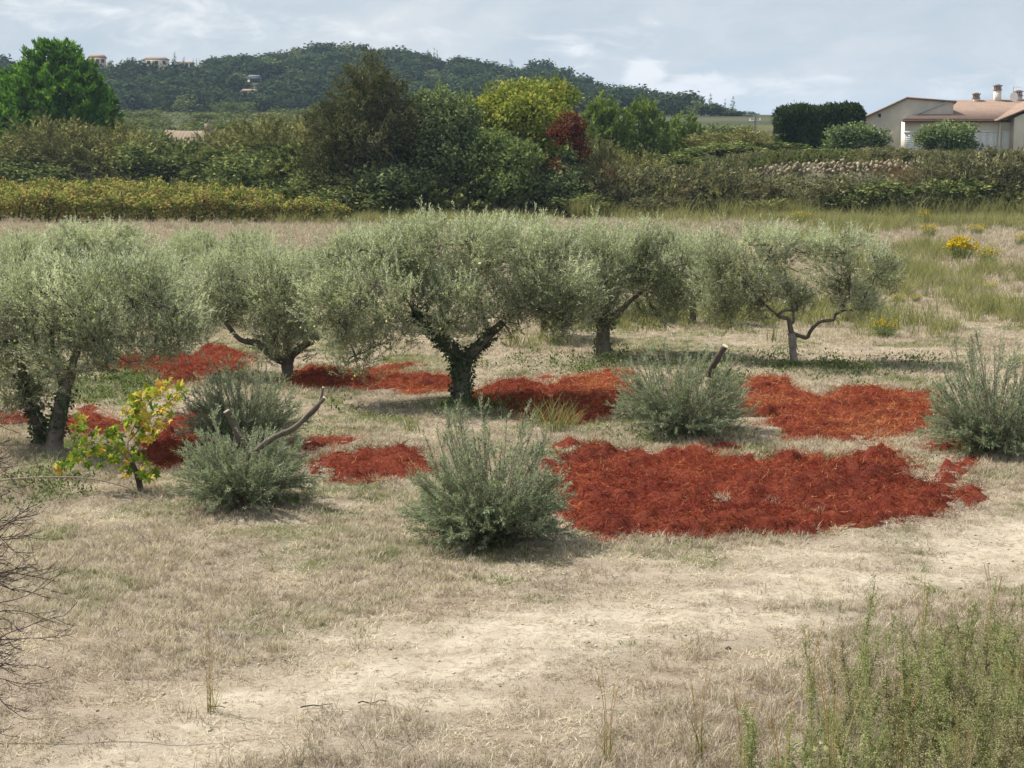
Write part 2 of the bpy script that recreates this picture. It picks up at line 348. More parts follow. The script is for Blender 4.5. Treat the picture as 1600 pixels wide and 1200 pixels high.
soilc = g.ramp(g.math('ADD', g.math('MULTIPLY', md, .6), g.math('MULTIPLY', st2, .4)), [(.3, (.31, .26, .195)), (.52, (.48, .42, .325)), (.72, (.61, .555, .46))])
lit_ = g.noise(oc, 13, 9, .72, .6)
soilc = g.mix(g.ramp(lit_, [(.50, 0), (.60, .8)]), soilc, g.mix(st1, (.17, .125, .085), (.34, .275, .20)))
grn = g.mix(st1, (.05, .065, .022), (.19, .19, .08))
sf = g.ramp(g.math('ADD', ca.outputs[0], g.math('ADD', g.math('MULTIPLY', g.math('SUBTRACT', md, .5), 1.0), g.math('MULTIPLY', g.math('SUBTRACT', st2, .5), 1.1))), [(.26, 0), (1.0, .92)])
gf = g.ramp(g.math('ADD', ca.outputs[1], g.math('MULTIPLY', g.math('SUBTRACT', md, .5), .9)), [(.2, 0), (.9, .9)])
col = g.mix(sf, dry, soilc); col = g.mix(gf, col, grn)
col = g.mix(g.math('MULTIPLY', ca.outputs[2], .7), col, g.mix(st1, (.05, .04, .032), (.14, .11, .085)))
col = g.mix(far, col, g.mix(g.math('MULTIPLY', g.noise(oc, .09, 5), .6), fld, (.07, .08, .035)))
hb = g.math('ADD', g.math('MULTIPLY', st1, .5), g.math('ADD', g.math('MULTIPLY', md, 1.2), g.math('MULTIPLY', st2, .5)))
bp = g.n('ShaderNodeBump', {'Height': hb, 'Strength': .7, 'Distance': .05})
pr = g.n('ShaderNodeBsdfPrincipled', {'Base Color': col, 'Roughness': 1, 'Specular IOR Level': .08, 'Normal': bp.outputs[0]})
out(gm, g, pr.outputs[0])

xs = np.arange(-14, 14.01, .14); gx = 14 * 1.09 ** np.arange(1, 66); xs = np.concatenate([-gx[::-1], xs, gx])
ys = np.arange(5, 44, .13); gy = [44.]
while gy[-1] < 3800: gy.append(gy[-1] + min(.13 + (gy[-1] - 44) * .022, 60))
ys = np.concatenate([[-3800, -1200, -300, -60, -10], ys, gy])
X, Y = np.meshgrid(xs, ys); Z = T(X, Y)
nx, ny = len(xs), len(ys)
V = np.stack([X, Y, Z], -1).reshape(-1, 3)
q = np.arange((ny - 1) * nx).reshape(ny - 1, nx)[:, :-1].ravel()
Q = np.stack([q, q + 1, q + nx + 1, q + nx], 1)
so, gr, li = masks(X.ravel(), Y.ravel())
cxy = V[Q].mean(1)
is_trk = (track_d(cxy[:, 0], cxy[:, 1]) < 1.0 + .5 * fbm(cxy[:, 0], cxy[:, 1], 5)) & (cxy[:, 1] < 30) & (cxy[:, 1] > 9)
is_hill = (cxy[:, 1] > 430) & (cxy[:, 1] < 1160) & (np.interp(cxy[:, 0], HX, HZ) > 12.4)
# far fields: strips of pale vineyard and stubble below the hill
xf, yf = V[:, 0], V[:, 1]
fc = np.zeros((len(V), 4)); fc[:, 3] = 1
strip = (np.floor((yf - 150) / 38 + vnoise(xf * .01, yf * .01, 5) * 1.2).astype(int)) % 4
pal = np.array([[.10, .088, .04], [.035, .045, .025], [.075, .068, .042], [.042, .05, .026]])
fc[:, :3] = pal[strip]
hillm = (yf > 440) & (np.interp(xf, HX, HZ) > 12.4); fc[hillm, :3] = (.05, .055, .028)
farw = sst(96, 112, yf)
def ground_piece(name, sel, kind='structure'):
    f = Q[sel]; used, inv = np.unique(f, return_inverse=True)
    b = MB(); b.add(V[used], inv.reshape(-1, 4))
    me = b.mesh(name, gm, True)
    a = me.attributes.new('cover', 'FLOAT_COLOR', 'POINT'); a.data.foreach_set('color', np.stack([so, gr, li, np.ones_like(so)], 1)[used].astype(np.float32).ravel())
    a = me.attributes.new('field', 'FLOAT_COLOR', 'POINT'); a.data.foreach_set('color', fc[used].astype(np.float32).ravel())
    a = me.attributes.new('far', 'FLOAT', 'POINT'); a.data.foreach_set('value', farw[used].astype(np.float32))
    o = bpy.data.objects.new(name, me); COL.objects.link(o); o['kind'] = kind; return o
ground_piece('ground', ~is_trk & ~is_hill); ground_piece('dirt_track', is_trk); ground_piece('hill', is_hill)

# ------------------------------------------------------------------ foliage builders
def twig_leaves(b, P, D, L, K, ll, lw, rng, tint, spread=.62, bend=.25, mat=0):
    """olive-like shoots: K pairs of narrow leaves along each shoot"""
    n = len(P); t = np.linspace(.08, 1, K)[None, :, None]
    up = np.array([0, 0, 1.])
    C = P[:, None] + D[:, None] * (L[:, None, None] * t) + up * (bend * L[:, None, None] * t * t) * .5
    d = unit(D[:, None] + up * bend * t)
    a = unit(np.cross(D, rng.normal(size=(n, 3)))); bb = np.cross(D, a)
    ph = (np.arange(K) * 1.57)[None, :, None]
    r0 = np.cos(ph) * a[:, None] + np.sin(ph) * bb[:, None]
    for sgn in (1, -1):
        ld = unit(d + sgn * r0 * spread + rng.normal(size=(n, K, 3)) * .22)
        nn = unit(np.cross(ld, np.cross(d, ld)) + rng.normal(size=(n, K, 3)) * .5)
        m = n * K
        b.leaves(C.reshape(m, 3), ld.reshape(m, 3), nn.reshape(m, 3), ll * rng.uniform(.75, 1.2, m), lw * rng.uniform(.8, 1.2, m),
                 np.clip(np.repeat(tint, K) + rng.normal(size=m) * .15, 0, 1), mat=mat)
    Q_ = P + D * L[:, None] + up * (bend * L[:, None]) * .5
    return Q_
def olive_crown(blobs, rng, density=1., ll=.066, lw=.016):
    """blobs: (centre, radii). returns (leaf builder, cluster centres, fruit places)"""
    b = MB(); cents = []
    for c, r in blobs:
        area = r[0] * r[2]
        n = max(6, int(area * 50 * density))
        o = rdir(rng, n); rad = rng.uniform(.35, 1.0, n) ** .6
        pc = c + o * rad[:, None] * r
        cents.append(np.column_stack([pc, o * np.array([1, 1, 1])]))
    cc = np.concatenate(cents); ctr = np.mean([c for c, r in blobs], 0)
    cc = cc[vnoise(cc[:, 0] * 2.1 + 40, cc[:, 2] * 2.1 + cc[:, 1] * 1.3 + 40, 7) > .30]
    m = 21
    n = len(cc) * m
    base = np.repeat(cc[:, :3], m, 0) + rng.normal(size=(n, 3)) * .12
    o = np.repeat(cc[:, 3:], m, 0)
    D = unit(o * np.array([.75, .75, .35]) + np.array([0, 0, .62]) + rng.normal(size=(n, 3)) * .42)
    L = rng.uniform(.16, .36, n)
    ti = np.repeat(rng.normal(.46, .24, len(cc)) + .2 * cc[:, 5], m)  # leaf tint rises towards each lobe's top, painting the crown's top light
    qq = twig_leaves(b, base, D, L, 8, ll, lw, rng, ti, bend=.15)
    # upright water shoots out of the top
    top = cc[cc[:, 5] > .45]
    if len(top):
        k = 3; P = np.repeat(top[:, :3], k, 0) + rng.normal(size=(len(top) * k, 3)) * .12
        D2 = unit(np.array([0, 0, 1.]) + rng.normal(size=P.shape) * .2); L2 = rng.uniform(.16, .40, len(P))
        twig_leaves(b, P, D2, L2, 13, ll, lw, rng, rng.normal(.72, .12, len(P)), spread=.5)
    low = cc[cc[:, 5] < .25]
    fr = np.repeat(low[:, :3], 7, 0) + rng.normal(size=(len(low) * 7, 3)) * np.array([.17, .17, .13])
    return b, cc, fr, (base, qq)
def wiggle(p, q, n, rng, amp):
    t = np.linspace(0, 1, n)[:, None]; pts = p * (1 - t) + q * t
    pts[1:-1] += rng.normal(size=(n - 2, 3)) * amp * np.linalg.norm(q - p); return pts
def smoothline(pts, k=4):
    pts = np.asarray(pts, float); n = len(pts); t = np.linspace(0, n - 1, (n - 1) * k + 1)
    res = []
    for tt in t:
        i = min(int(tt), n - 2); f = tt - i
        p0, p1, p2, p3 = pts[max(i - 1, 0)], pts[i], pts[i + 1], pts[min(i + 2, n - 1)]
        res.append(.5 * (2 * p1 + (p2 - p0) * f + (2 * p0 - 5 * p1 + 4 * p2 - p3) * f * f + (3 * p1 - p0 - 3 * p2 + p3) * f ** 3))
    return np.array(res)
def ivy_on(b, line, rad, n, rng, size=.06):
    i = rng.uniform(0, len(line) - 1.001, n); k = i.astype(int); f = (i - k)[:, None]
    p = line[k] * (1 - f) + line[k + 1] * f; r = np.interp(i, np.arange(len(line)), rad)
    o = rdir(rng, n); P = p + o * (r * rng.uniform(.9, 1.7, n))[:, None]
    D = unit(o + rng.normal(size=(n, 3)) * .7 - np.array([0, 0, .5])); b.leaves(P, D, o, size * rng.uniform(.6, 1.3, n), size * rng.uniform(.6, 1.1, n), np.clip(rng.normal(.45, .25, n), 0, 1), mid=.4)

def olive_tree(label, base, trunk, limbs, blobs, seed, fruit=1., ivy=None, density=1., group='olive trees in the grove', depth=None, sprigs=()):
    """base (u, v) of the trunk foot; trunk/limbs as survey points (u, v, radius m, dy); blobs as (u, v, ru, rv[, dy])"""
    rng = np.random.default_rng(seed)
    g0 = gnd(*base); y0 = g0[1]; s = y0 / F
    g0[2] = float(T(g0[0], g0[1])) - .03
    root = thing('olive_tree', label, 'olive tree', g0, group=group)
    def W(u, v, dy=0): return at(u, v, y0 + dy) - g0
    def line(pts):
        P = [W(p[0], p[1], p[3] if len(p) > 3 else 0) for p in pts]; r = [p[2] for p in pts]
        L = smoothline(P, 5); return L, np.interp(np.linspace(0, len(r) - 1, len(L)), np.arange(len(r)), r)
    bt = MB(); L, r = line(trunk)
    r = r * (1 + .06 * np.sin(np.arange(len(r)) * 1.9) * (np.arange(len(r)) > 0)); r[0] *= 1.25
    bt.tube(L, r, 12)
    bt.v[0] += rng.normal(size=bt.v[0].shape) * r.mean() * .07
    bt.build('trunk', M['bark'], root, True)
    tl, tr = L, r; nodes = [L[-1]]; bi = MB()
    lines = [(L, r)]
    for lb in limbs:
        L, r = line(lb); b = MB(); b.tube(L, r, 8); b.v[0] += rng.normal(size=b.v[0].shape) * r.mean() * .06
        b.build('limb', M['bark'], root, True); nodes += [L[-1], L[len(L) * 2 // 3]]; lines.append((L, r))
    BL = []
    for bl in blobs:
        dy = bl[4] if len(bl) > 4 else rng.uniform(-.45, .45)
        c = W(bl[0], bl[1] + 15, dy); BL.append((c, np.array([max(bl[2] * s * 1.08, .15), max(.4, bl[2] * s * .9), max(bl[3] * s * 1.14 - .11, .12)])))
    b, cc, fr, tw = olive_crown(BL, rng, density)
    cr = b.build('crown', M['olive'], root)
    bb = MB(); nodes = np.array(nodes)
    for c in cc[:, :3]:
        k = np.argmin(np.linalg.norm(nodes - c, axis=1) + rng.uniform(0, .25, len(nodes)))
        q = wiggle(nodes[k], c, 5, rng, .06); bb.tube(q, np.linspace(.016, .005, 5), 4, cap=False)
        if rng.random() < .25: nodes = np.vstack([nodes, q[3]])
    sel = rng.random(len(tw[0])) < .6
    bb.spikes(tw[0][sel], tw[1][sel], .004)
    bb.build('branches', M['bark'], root)
    if fruit and len(fr):
        k = rng.random(len(fr)) < fruit; fr = fr[k]
        b = MB(); b.balls(fr, rng.uniform(.016, .026, len(fr)), np.clip(rng.normal(.6, .25, len(fr)), 0, 1)); b.build('olives', M['fruit'], root, kind='stuff')
    if ivy:
        b = MB()
        for (i, a0, a1, n) in ivy:
            L, r = lines[i]; k0, k1 = int(a0 * len(L)), max(int(a1 * len(L)), int(a0 * len(L)) + 2)
            ivy_on(b, L[k0:k1], r[k0:k1], n, rng)
        b.build('ivy', M['ivy'], root, kind='stuff')
    return root

# ------------------------------------------------------------------ the olive trees
olive_tree('spreading olive with ivy-covered trunk and forked ivy limb in the middle of the grove', (722, 630),
    [(722, 632, .17), (721, 600, .15), (722, 575, .15), (726, 556, .16)],
    [[(722, 565, .12), (700, 540, .10, -.1), (678, 518, .09, -.15), (658, 500, .07, -.2), (640, 470, .05, -.3), (610, 430, .03, -.3)],
     [(728, 560, .11), (748, 540, .10), (768, 520, .09, .1), (790, 500, .06, .2), (830, 460, .04, .3)],
     [(765, 522, .06, .05), (752, 490, .05, .3), (735, 450, .03, .4)],
     [(690, 530, .05, .2), (690, 490, .04, .5), (670, 440, .03, .7)]],
    [(600, 425, 95, 60), (540, 455, 60, 55), (525, 500, 45, 45), (565, 400, 60, 40), (690, 395, 105, 60), (730, 470, 95, 45, -.2), (640, 460, 80, 45, -.4), (790, 400, 95, 65), (800, 460, 60, 40), (860, 430, 60, 65), (840, 380, 60, 42), (740, 375, 80, 35), (880, 470, 40, 36), (640, 385, 70, 32), (575, 530, 44, 26), (545, 545, 44, 26), (600, 505, 60, 30), (500, 470, 40, 40), (845, 500, 50, 26), (690, 500, 40, 22), (900, 440, 36, 40)],
    11, .55, [(0, 0, 1, 1100), (1, 0, .75, 1300), (2, 0, .6, 450), (4, 0, .5, 200)])
olive_tree('dark-trunked olive tree standing behind the bush with the sawn stub', (943, 556),
    [(943, 556, .17), (942, 535, .15), (943, 510, .14), (946, 498, .13)],
    [[(946, 500, .1), (965, 490, .07), (985, 470, .05, .1), (1010, 450, .035, .2)], [(946, 498, .1), (952, 480, .06), (944, 465, .05, .1), (925, 440, .03, .2)], [(948, 490, .06), (965, 460, .04, .4), (980, 425, .02, .4)]],
    [(905, 415, 65, 55), (960, 400, 75, 55), (1035, 415, 58, 55), (1015, 455, 55, 35), (900, 462, 55, 34), (960, 370, 60, 32), (960, 440, 60, 36), (930, 380, 50, 30), (1060, 440, 36, 40), (1040, 380, 40, 32), (880, 490, 44, 24), (1040, 475, 50, 24), (920, 490, 30, 16)],
    12, .9, [(0, .1, .9, 160)], 1.)
open_olive = olive_tree('open-crowned olive with bare grey trunk and one zigzag limb reaching right', (1241, 568),
    [(1241, 568, .085), (1239, 548, .08), (1238, 530, .085), (1237, 520, .085)],
    [[(1237, 522, .06), (1234, 508, .05), (1231, 498, .045, -.05), (1216, 494, .035, -.1), (1226, 485, .03, -.1), (1246, 484, .025), (1242, 470, .02), (1230, 440, .015)],
     [(1240, 522, .05), (1250, 525, .042), (1261, 527, .042), (1268, 515, .038), (1282, 503, .034), (1301, 500, .034), (1306, 491, .03), (1320, 483, .03), (1316, 473, .026), (1327, 464, .024), (1325, 440, .018)],
     [(1234, 505, .045), (1240, 500, .03, .1), (1236, 470, .028, .3), (1225, 420, .02, .3)],
     [(1216, 494, .03, -.1), (1190, 470, .022, -.1), (1165, 440, .015)]],
    [(1150, 420, 60, 58), (1180, 385, 62, 42), (1215, 368, 26, 34), (1330, 408, 58, 48), (1312, 372, 46, 28), (1140, 462, 46, 32), (1222, 440, 36, 32), (1185, 450, 46, 34), (1345, 440, 42, 36), (1285, 385, 22, 22), (1250, 465, 30, 14), (1122, 390, 30, 36), (1366, 400, 24, 26), (1160, 478, 40, 18), (1110, 440, 30, 34), (1350, 462, 28, 18)],
    13, .8, None, .95)
pale = rough_mat('pale_olive_bark', (.16, .135, .11), (.34, .30, .25), 9, .8, 8, (.40, .36, .31), (1, 1, .35))
for ch in open_olive.children:
    if ch.name.startswith('trunk'): ch.data.materials[0] = pale
olive_tree('olive tree with low forked dark trunk left of the ivy-covered one', (450, 588),
    [(450, 588, .12), (449, 570, .11), (452, 556, .12)],
    [[(448, 566, .09), (425, 556, .08, -.1), (405, 538, .07, -.1), (375, 530, .05), (350, 500, .035)], [(454, 556, .09), (475, 540, .075), (500, 525, .06, .1), (512, 500, .04, .2), (520, 470, .03, .2)],
     [(452, 556, .08), (447, 530, .06, .2), (455, 490, .04, .2), (440, 450, .03)]],
    [(400, 425, 85, 42), (350, 460, 62, 45), (445, 450, 72, 50), (410, 395, 60, 26), (345, 500, 40, 26), (480, 480, 40, 36), (440, 500, 46, 28), (390, 470, 60, 36), (330, 430, 40, 36), (475, 420, 40, 34), (380, 520, 40, 16), (330, 495, 44, 34), (440, 530, 34, 16), (310, 460, 40, 40), (490, 500, 36, 26)],
    14, .55, None, .95)
olive_tree('large olive with leaning ivy-clad trunk at the left edge behind the yellow vine', (80, 702),
    [(84, 704, .13), (88, 670, .12), (94, 640, .11), (102, 610, .10, .1)],
    [[(100, 615, .08), (112, 585, .07), (118, 555, .05), (150, 510, .035)], [(66, 700, .10, .25), (60, 665, .10, .25), (48, 630, .09, .2), (36, 590, .07, .1), (30, 540, .05)],
     [(102, 610, .07, .1), (90, 570, .06, .3), (80, 520, .04, .4), (100, 470, .03, .4)]],
    [(130, 460, 105, 62), (55, 490, 75, 75), (205, 470, 80, 56), (250, 445, 52, 44), (270, 490, 44, 36), (100, 545, 80, 40), (25, 560, 56, 62), (175, 530, 70, 36), (40, 430, 56, 36), (130, 415, 75, 32), (195, 420, 60, 30), (20, 600, 44, 30), (235, 525, 46, 20), (-30, 500, 60, 80), (-40, 590, 50, 50), (290, 520, 40, 26), (205, 545, 50, 18)],
    15, .4, [(0, .3, 1, 380), (2, 0, .8, 900)], 1.)
# olives of the rows behind, one shape reused
def back_olive():
    rng = np.random.default_rng(77)
    root = thing('olive_tree', '', 'olive tree', group='olive trees in the grove')
    b = MB(); L = smoothline([(0, 0, -.05), (.03, 0, .4), (-.03, .02, .8)], 4); b.tube(L, np.linspace(.14, .1, len(L)), 9); b.build('trunk', M['bark'], root, True)
    nodes = []
    for q in ((-.7, .1, 1.5), (.75, -.1, 1.5), (.1, .4, 1.6)):
        b = MB(); L = smoothline([(-.03, .02, .75), (q[0] * .5, q[1] * .5, 1.1), q], 4); b.tube(L, np.linspace(.08, .035, len(L)), 6); b.build('limb', M['bark'], root, True); nodes.append(L[-1])
    bl = [(np.array(c, float), np.array(r, float)) for c, r in (((-.85, 0, 1.7), (.7, .7, .6)), ((.85, .1, 1.7), (.7, .7, .6)), ((0, .2, 2.05), (.85, .8, .6)), ((-.4, -.5, 1.6), (.6, .5, .5)), ((.45, -.45, 1.7), (.6, .5, .5)), ((-1.2, .1, 1.3), (.4, .5, .4)), ((1.25, 0, 1.35), (.4, .5, .4)))]
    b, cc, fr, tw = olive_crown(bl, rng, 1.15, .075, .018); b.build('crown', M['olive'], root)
    nodes = np.array(nodes); bb = MB()
    for c in cc[:, :3]:
        bb.tube(wiggle(nodes[np.argmin(np.linalg.norm(nodes - c, axis=1))], c, 4, rng, .06), np.linspace(.018, .006, 4), 4, cap=False)
    bb.build('branches', M['bark'], root)
    return root
bo = back_olive()
BACK = [(150, 336, 215, 44, 'tallest grey olive crown rising behind the large left-edge olive'), (45, 352, 170, 43, 'grey olive crown at the far left below the vineyard'),
        (235, 388, 140, 40, 'small olive crown behind the right shoulder of the large left-edge olive'), (385, 350, 120, 46, 'small rounded olive crown below the end of the vineyard rows'),
        (330, 385, 130, 41, 'low olive crown in the gap between the two left olives'), (585, 340, 150, 40, 'olive crown showing behind the left part of the ivy-trunked olive'),
        (850, 338, 150, 38, 'pale-topped olive crown behind the right part of the ivy-trunked olive'), (1085, 352, 130, 41, 'olive crown in the gap left of the open-crowned olive'), (30, 400, 160, 33, 'olive crown at the left frame edge behind the bare twigs'),
        (300, 350, 130, 47, 'far small olive crown under the right half of the vineyard'), (100, 395, 190, 37, 'broad grey olive crown filling the gap behind the large left-edge olive'), (410, 385, 120, 39, 'grey olive crown directly behind the low forked olive'), (960, 352, 120, 42, 'pale olive crown behind the dark-trunked olive'),
        (480, 380, 110, 42, 'olive crown between the low forked olive and the ivy-trunked olive')]
for i, (u, v, wp, y, lab) in enumerate(BACK):
    x = (u - 800) * y / F; z0 = float(T(x, y)); h = at(u, v, y)[2] - z0; k = (wp * y / F / 3.1, wp * y / F / 3.1, h / 3.0)
    if i == 0: bo.location = (x, y, z0); bo.scale = k; bo.rotation_euler = (0, 0, .4); bo['label'] = lab
    else: dup(bo, (x, y, z0), i * 1.3, k, lab)

# ------------------------------------------------------------------ olive stump bushes
def bush(label, base, wpx, hpx, seed, shoots=135, stubs=(), inner=0, name='olive_bush'):
    rng = np.random.default_rng(seed); shoots = int(shoots * 1.45)
    g0 = gnd(*base); y0 = g0[1]; g0[2] = float(T(g0[0], y0)) - .02
    root = thing(name, label, 'bush', g0, group='olive stump bushes')
    rx, h = wpx / 2 * y0 / F, hpx * y0 / F * 1.02
    az = rng.uniform(0, 2 * math.pi, shoots); el = np.arcsin(rng.uniform(.06, 1, shoots) ** .85)
    d = np.stack([np.cos(az) * np.cos(el), np.sin(az) * np.cos(el), np.sin(el)], 1)
    ln = 1 / np.sqrt((np.cos(el) / rx) ** 2 + (np.sin(el) / h) ** 2) * rng.uniform(.70, 1.0, shoots)
    ln *= .86 + .32 * fbm(np.cos(az) * np.cos(el) * 1.7 + seed * 3.1, np.sin(az) * 1.7 + el * 2.2, seed, 3)
    p0 = np.stack([np.cos(az), np.sin(az), 0 * az], 1) * rng.uniform(.02, .28, shoots)[:, None] * rx / .9 + np.array([0, 0, .08])
    end = p0 + d * ln[:, None]
    mid = (p0 + end) / 2 + np.array([0, 0, 1.]) * (ln * .10 * np.cos(el))[:, None] + rng.normal(size=(shoots, 3)) * .04
    st = MB(); Ps, Ds, Ls, Ts = [], [], [], []
    for i in range(shoots):
        L = smoothline([p0[i], mid[i], end[i]], 3); st.tube(L, np.linspace(.009, .003, len(L)), 4, tint=.5, cap=False)
        k = rng.integers(8, 13); t = rng.uniform(.18, .98, k); idx = t * (len(L) - 1); j = np.minimum(idx.astype(int), len(L) - 2); f = (idx - j)[:, None]
        P = L[j] * (1 - f) + L[j + 1] * f; dd = unit(L[j + 1] - L[j])
        Ps.append(P); Ds.append(unit(dd + rdir(rng, k) * .75 + np.array([0, 0, .18]))); Ls.append(rng.uniform(.10, .26, k) * (1.15 - .5 * t)); Ts.append(.30 + .38 * t)  # leaf tint falls towards the base, painting the bush's lower shade
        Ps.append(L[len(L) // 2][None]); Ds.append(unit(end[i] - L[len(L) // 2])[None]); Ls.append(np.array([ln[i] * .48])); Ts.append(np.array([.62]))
    P, D, L, Tn = map(np.concatenate, (Ps, Ds, Ls, Ts))
    b = MB(); long = L > .3
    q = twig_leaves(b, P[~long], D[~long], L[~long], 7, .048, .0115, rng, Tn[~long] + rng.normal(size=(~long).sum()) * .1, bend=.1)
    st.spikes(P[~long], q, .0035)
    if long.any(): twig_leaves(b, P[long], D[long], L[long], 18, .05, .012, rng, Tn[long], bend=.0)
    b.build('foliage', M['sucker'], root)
    st.build('shoots', M['cane'], root)
    if inner:
        b = MB(); n = inner; o = rdir(rng, n) * rng.uniform(.2, .5, n)[:, None] * np.array([rx, rx, h * .8]); o[:, 2] = np.abs(o[:, 2]) + .03; o[:, 1] -= .1
        b.leaves(o, rdir(rng, n), rdir(rng, n), rng.uniform(.04, .08, n), rng.uniform(.02, .04, n), rng.uniform(.3, 1, n)); b.build('green_undergrowth', M['ivy'], root)
    b = MB(); b.tube([(0, 0, -.05), (.02, 0, .2), (0, .02, .34)], [.16, .14, .11], 10); stp = b.build('stump', M['bark'], root, True)
    for pts, rr in stubs:
        L = smoothline([at(u, v, y0 + dy) - g0 for (u, v, dy) in pts], 5); b = MB(); b.tube(L, np.linspace(rr[0], rr[1], len(L)), 9, cap=False)
        b.v[0] += rng.normal(size=b.v[0].shape) * rr[1] * .08
        sb = b.build('sawn_branch', M['bark'], root, True)
        n = unit(L[-1] - L[-2]); b = MB(); b.tube([L[-1] - n * .004, L[-1] + n * .012], rr[1] * .98, 9); b.build('cut_face', M['cutwood'], sb)
    return root
bush('big round grey-green olive bush nearest the camera beside the red heaps', (762, 846), 232, 222, 21, 200, inner=380)
bush('olive bush at front left sprouting low in front of a sawn branch', (384, 792), 190, 140, 22, 130, inner=120,
     stubs=[([(385, 720, 0), (420, 688, 0), (460, 668, 0), (490, 640, 0), (507, 622, 0)], (.042, .024)), ([(375, 690, .1), (368, 668, .1), (354, 643, .1)], (.055, .045)), ([(470, 660, 0), (495, 640, .05), (502, 620, .05), (505, 606, .05)], (.016, .015))])
bush('upper olive bush just behind the front-left one, next to the yellow vine', (382, 700), 170, 140, 23, 120, stubs=[([(350, 660, -.2), (345, 635, -.2), (343, 612, -.2)], (.05, .04))])
bush('olive bush with a short sawn stub poking from its top right', (1068, 676), 205, 152, 24, 170, inner=260,
     stubs=[([(1108, 588, .3), (1113, 574, .25), (1122, 558, .18), (1133, 541, .1)], (.06, .05))])
bush('olive bush at the right edge beside the red heap', (1552, 706), 190, 178, 25, 180)

# ------------------------------------------------------------------ red grape-marc heaps
marc_m, t = new_mat('red_marc')
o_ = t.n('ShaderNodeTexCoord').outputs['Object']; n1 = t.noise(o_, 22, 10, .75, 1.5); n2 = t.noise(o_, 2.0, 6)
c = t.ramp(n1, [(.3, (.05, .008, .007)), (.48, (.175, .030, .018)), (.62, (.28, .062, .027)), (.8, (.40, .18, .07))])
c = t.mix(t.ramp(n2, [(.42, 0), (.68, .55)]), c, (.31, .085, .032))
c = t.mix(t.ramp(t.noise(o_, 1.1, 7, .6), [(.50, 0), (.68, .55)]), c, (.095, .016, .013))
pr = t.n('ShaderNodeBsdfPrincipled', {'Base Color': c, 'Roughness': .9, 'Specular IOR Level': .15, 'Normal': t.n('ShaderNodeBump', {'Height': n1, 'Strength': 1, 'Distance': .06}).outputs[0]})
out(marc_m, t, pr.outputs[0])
ALLHEAPS = []
def heap(label, poly, h, seed, orange=.45, dens=1500, group='heaps of red grape marc'):
    rng = np.random.default_rng(seed)
    P2 = np.array([gnd(u, v)[:2] for u, v in poly]); ALLHEAPS.append(P2)
    c0 = P2.mean(0); lo, hi = P2.min(0) - .15, P2.max(0) + .15
    st = .06; e_ = np.roll(P2, -1, 0); amp = float(np.clip(math.sqrt(abs((P2[:, 0] * e_[:, 1] - e_[:, 0] * P2[:, 1]).sum()) / 2) / 2.4, .2, 1))
    gx, gy = np.meshgrid(np.arange(lo[0], hi[0], st), np.arange(lo[1], hi[1], st)); sh = gx.shape; px, py = gx.ravel(), gy.ravel()
    def sdf(px, py):
        ins = np.zeros(len(px), bool); dm = np.full(len(px), 1e9)
        for a, b in zip(P2, np.roll(P2, -1, 0)):
            e = b - a; tt = np.clip(((px - a[0]) * e[0] + (py - a[1]) * e[1]) / (e @ e + 1e-9), 0, 1)
            dm = np.minimum(dm, np.hypot(px - a[0] - tt * e[0], py - a[1] - tt * e[1]))
            cr = (a[1] > py) != (b[1] > py); xi = a[0] + (py - a[1]) * e[0] / (e[1] if abs(e[1]) > 1e-9 else 1e-9); ins ^= cr & (px < xi)
        return np.where(ins, dm, -dm)
    def hf(px, py):
        s = sdf(px, py) + amp * .08 + (fbm(px * 2.6, py * 2.6, seed, 5) - .5) * .62 * amp + (fbm(px * 9, py * 9, seed + 5, 3) - .5) * .30 * amp - .55 * amp * sst(.60, .70, fbm(px * 1.9, py * 1.9, seed + 77, 3))
        lump = .25 + 1.25 * sst(.28, .72, fbm(px * 1.1, py * 1.1, seed + 7, 3))
        hole = sst(.62, .74, fbm(px * 1.5 + 9, py * 1.5, seed + 19, 4))
        h_ = h * .42
        z = h_ * sst(0, .45, s) * lump * (1 - .9 * hole) + (fbm(px * 5.5, py * 5.5, seed + 3, 4) - .5) * .22 * sst(-.02, .2, s)
        return s, z
    s, z = hf(px, py); zz = T(px, py) + np.where(s > 0, z + .012, -.04)
    idx = np.arange(len(px)).reshape(sh); q = np.stack([idx[:-1, :-1], idx[:-1, 1:], idx[1:, 1:], idx[1:, :-1]], -1).reshape(-1, 4)
    keep = (s[q] > -.02).any(1); q = q[keep]
    used, inv = np.unique(q, return_inverse=True)
    loc = np.array([c0[0], c0[1], float(T(c0[0], c0[1]))])
    b = MB(); b.add(np.stack([px, py, zz], 1)[used] - loc, inv.reshape(-1, 4))
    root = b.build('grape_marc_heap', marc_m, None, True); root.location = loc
    tag(root, label, 'heap', group)
    area = (s > 0).sum() * st * st; n = int(area * dens)
    i = rng.choice(np.where(s > -.30)[0], n); x = px[i] + rng.uniform(-st, st, n); y = py[i] + rng.uniform(-st, st, n)
    ss, z = hf(x, y); ok = (ss > -.34) & (rng.random(n) < np.clip(.75 + ss * 2.6, .03, 1)); x, y, ss, z = x[ok], y[ok], ss[ok], z[ok]; n = len(x)
    P = np.stack([x, y, T(x, y) + np.maximum(z, 0) + rng.uniform(.0, .035, n)], 1) - loc
    a = rng.uniform(0, 2 * math.pi, n); el = rng.normal(.12, .42, n)
    D = np.stack([np.cos(a) * np.cos(el), np.sin(a) * np.cos(el), np.sin(el)], 1); D2 = unit(D + rdir(rng, n) * .7 - np.array([0, 0, .15]))
    L = rng.uniform(.04, .12, n); N = unit(np.array([0, 0, 1.]) + rng.normal(size=(n, 3)) * .6)
    ti = np.clip(orange + (fbm(x * 1.1, y * 1.1, seed + 50, 4) - .5) * .85 + rng.normal(size=n) * .24, 0, 1); ti[rng.random(n) < .02] = 1
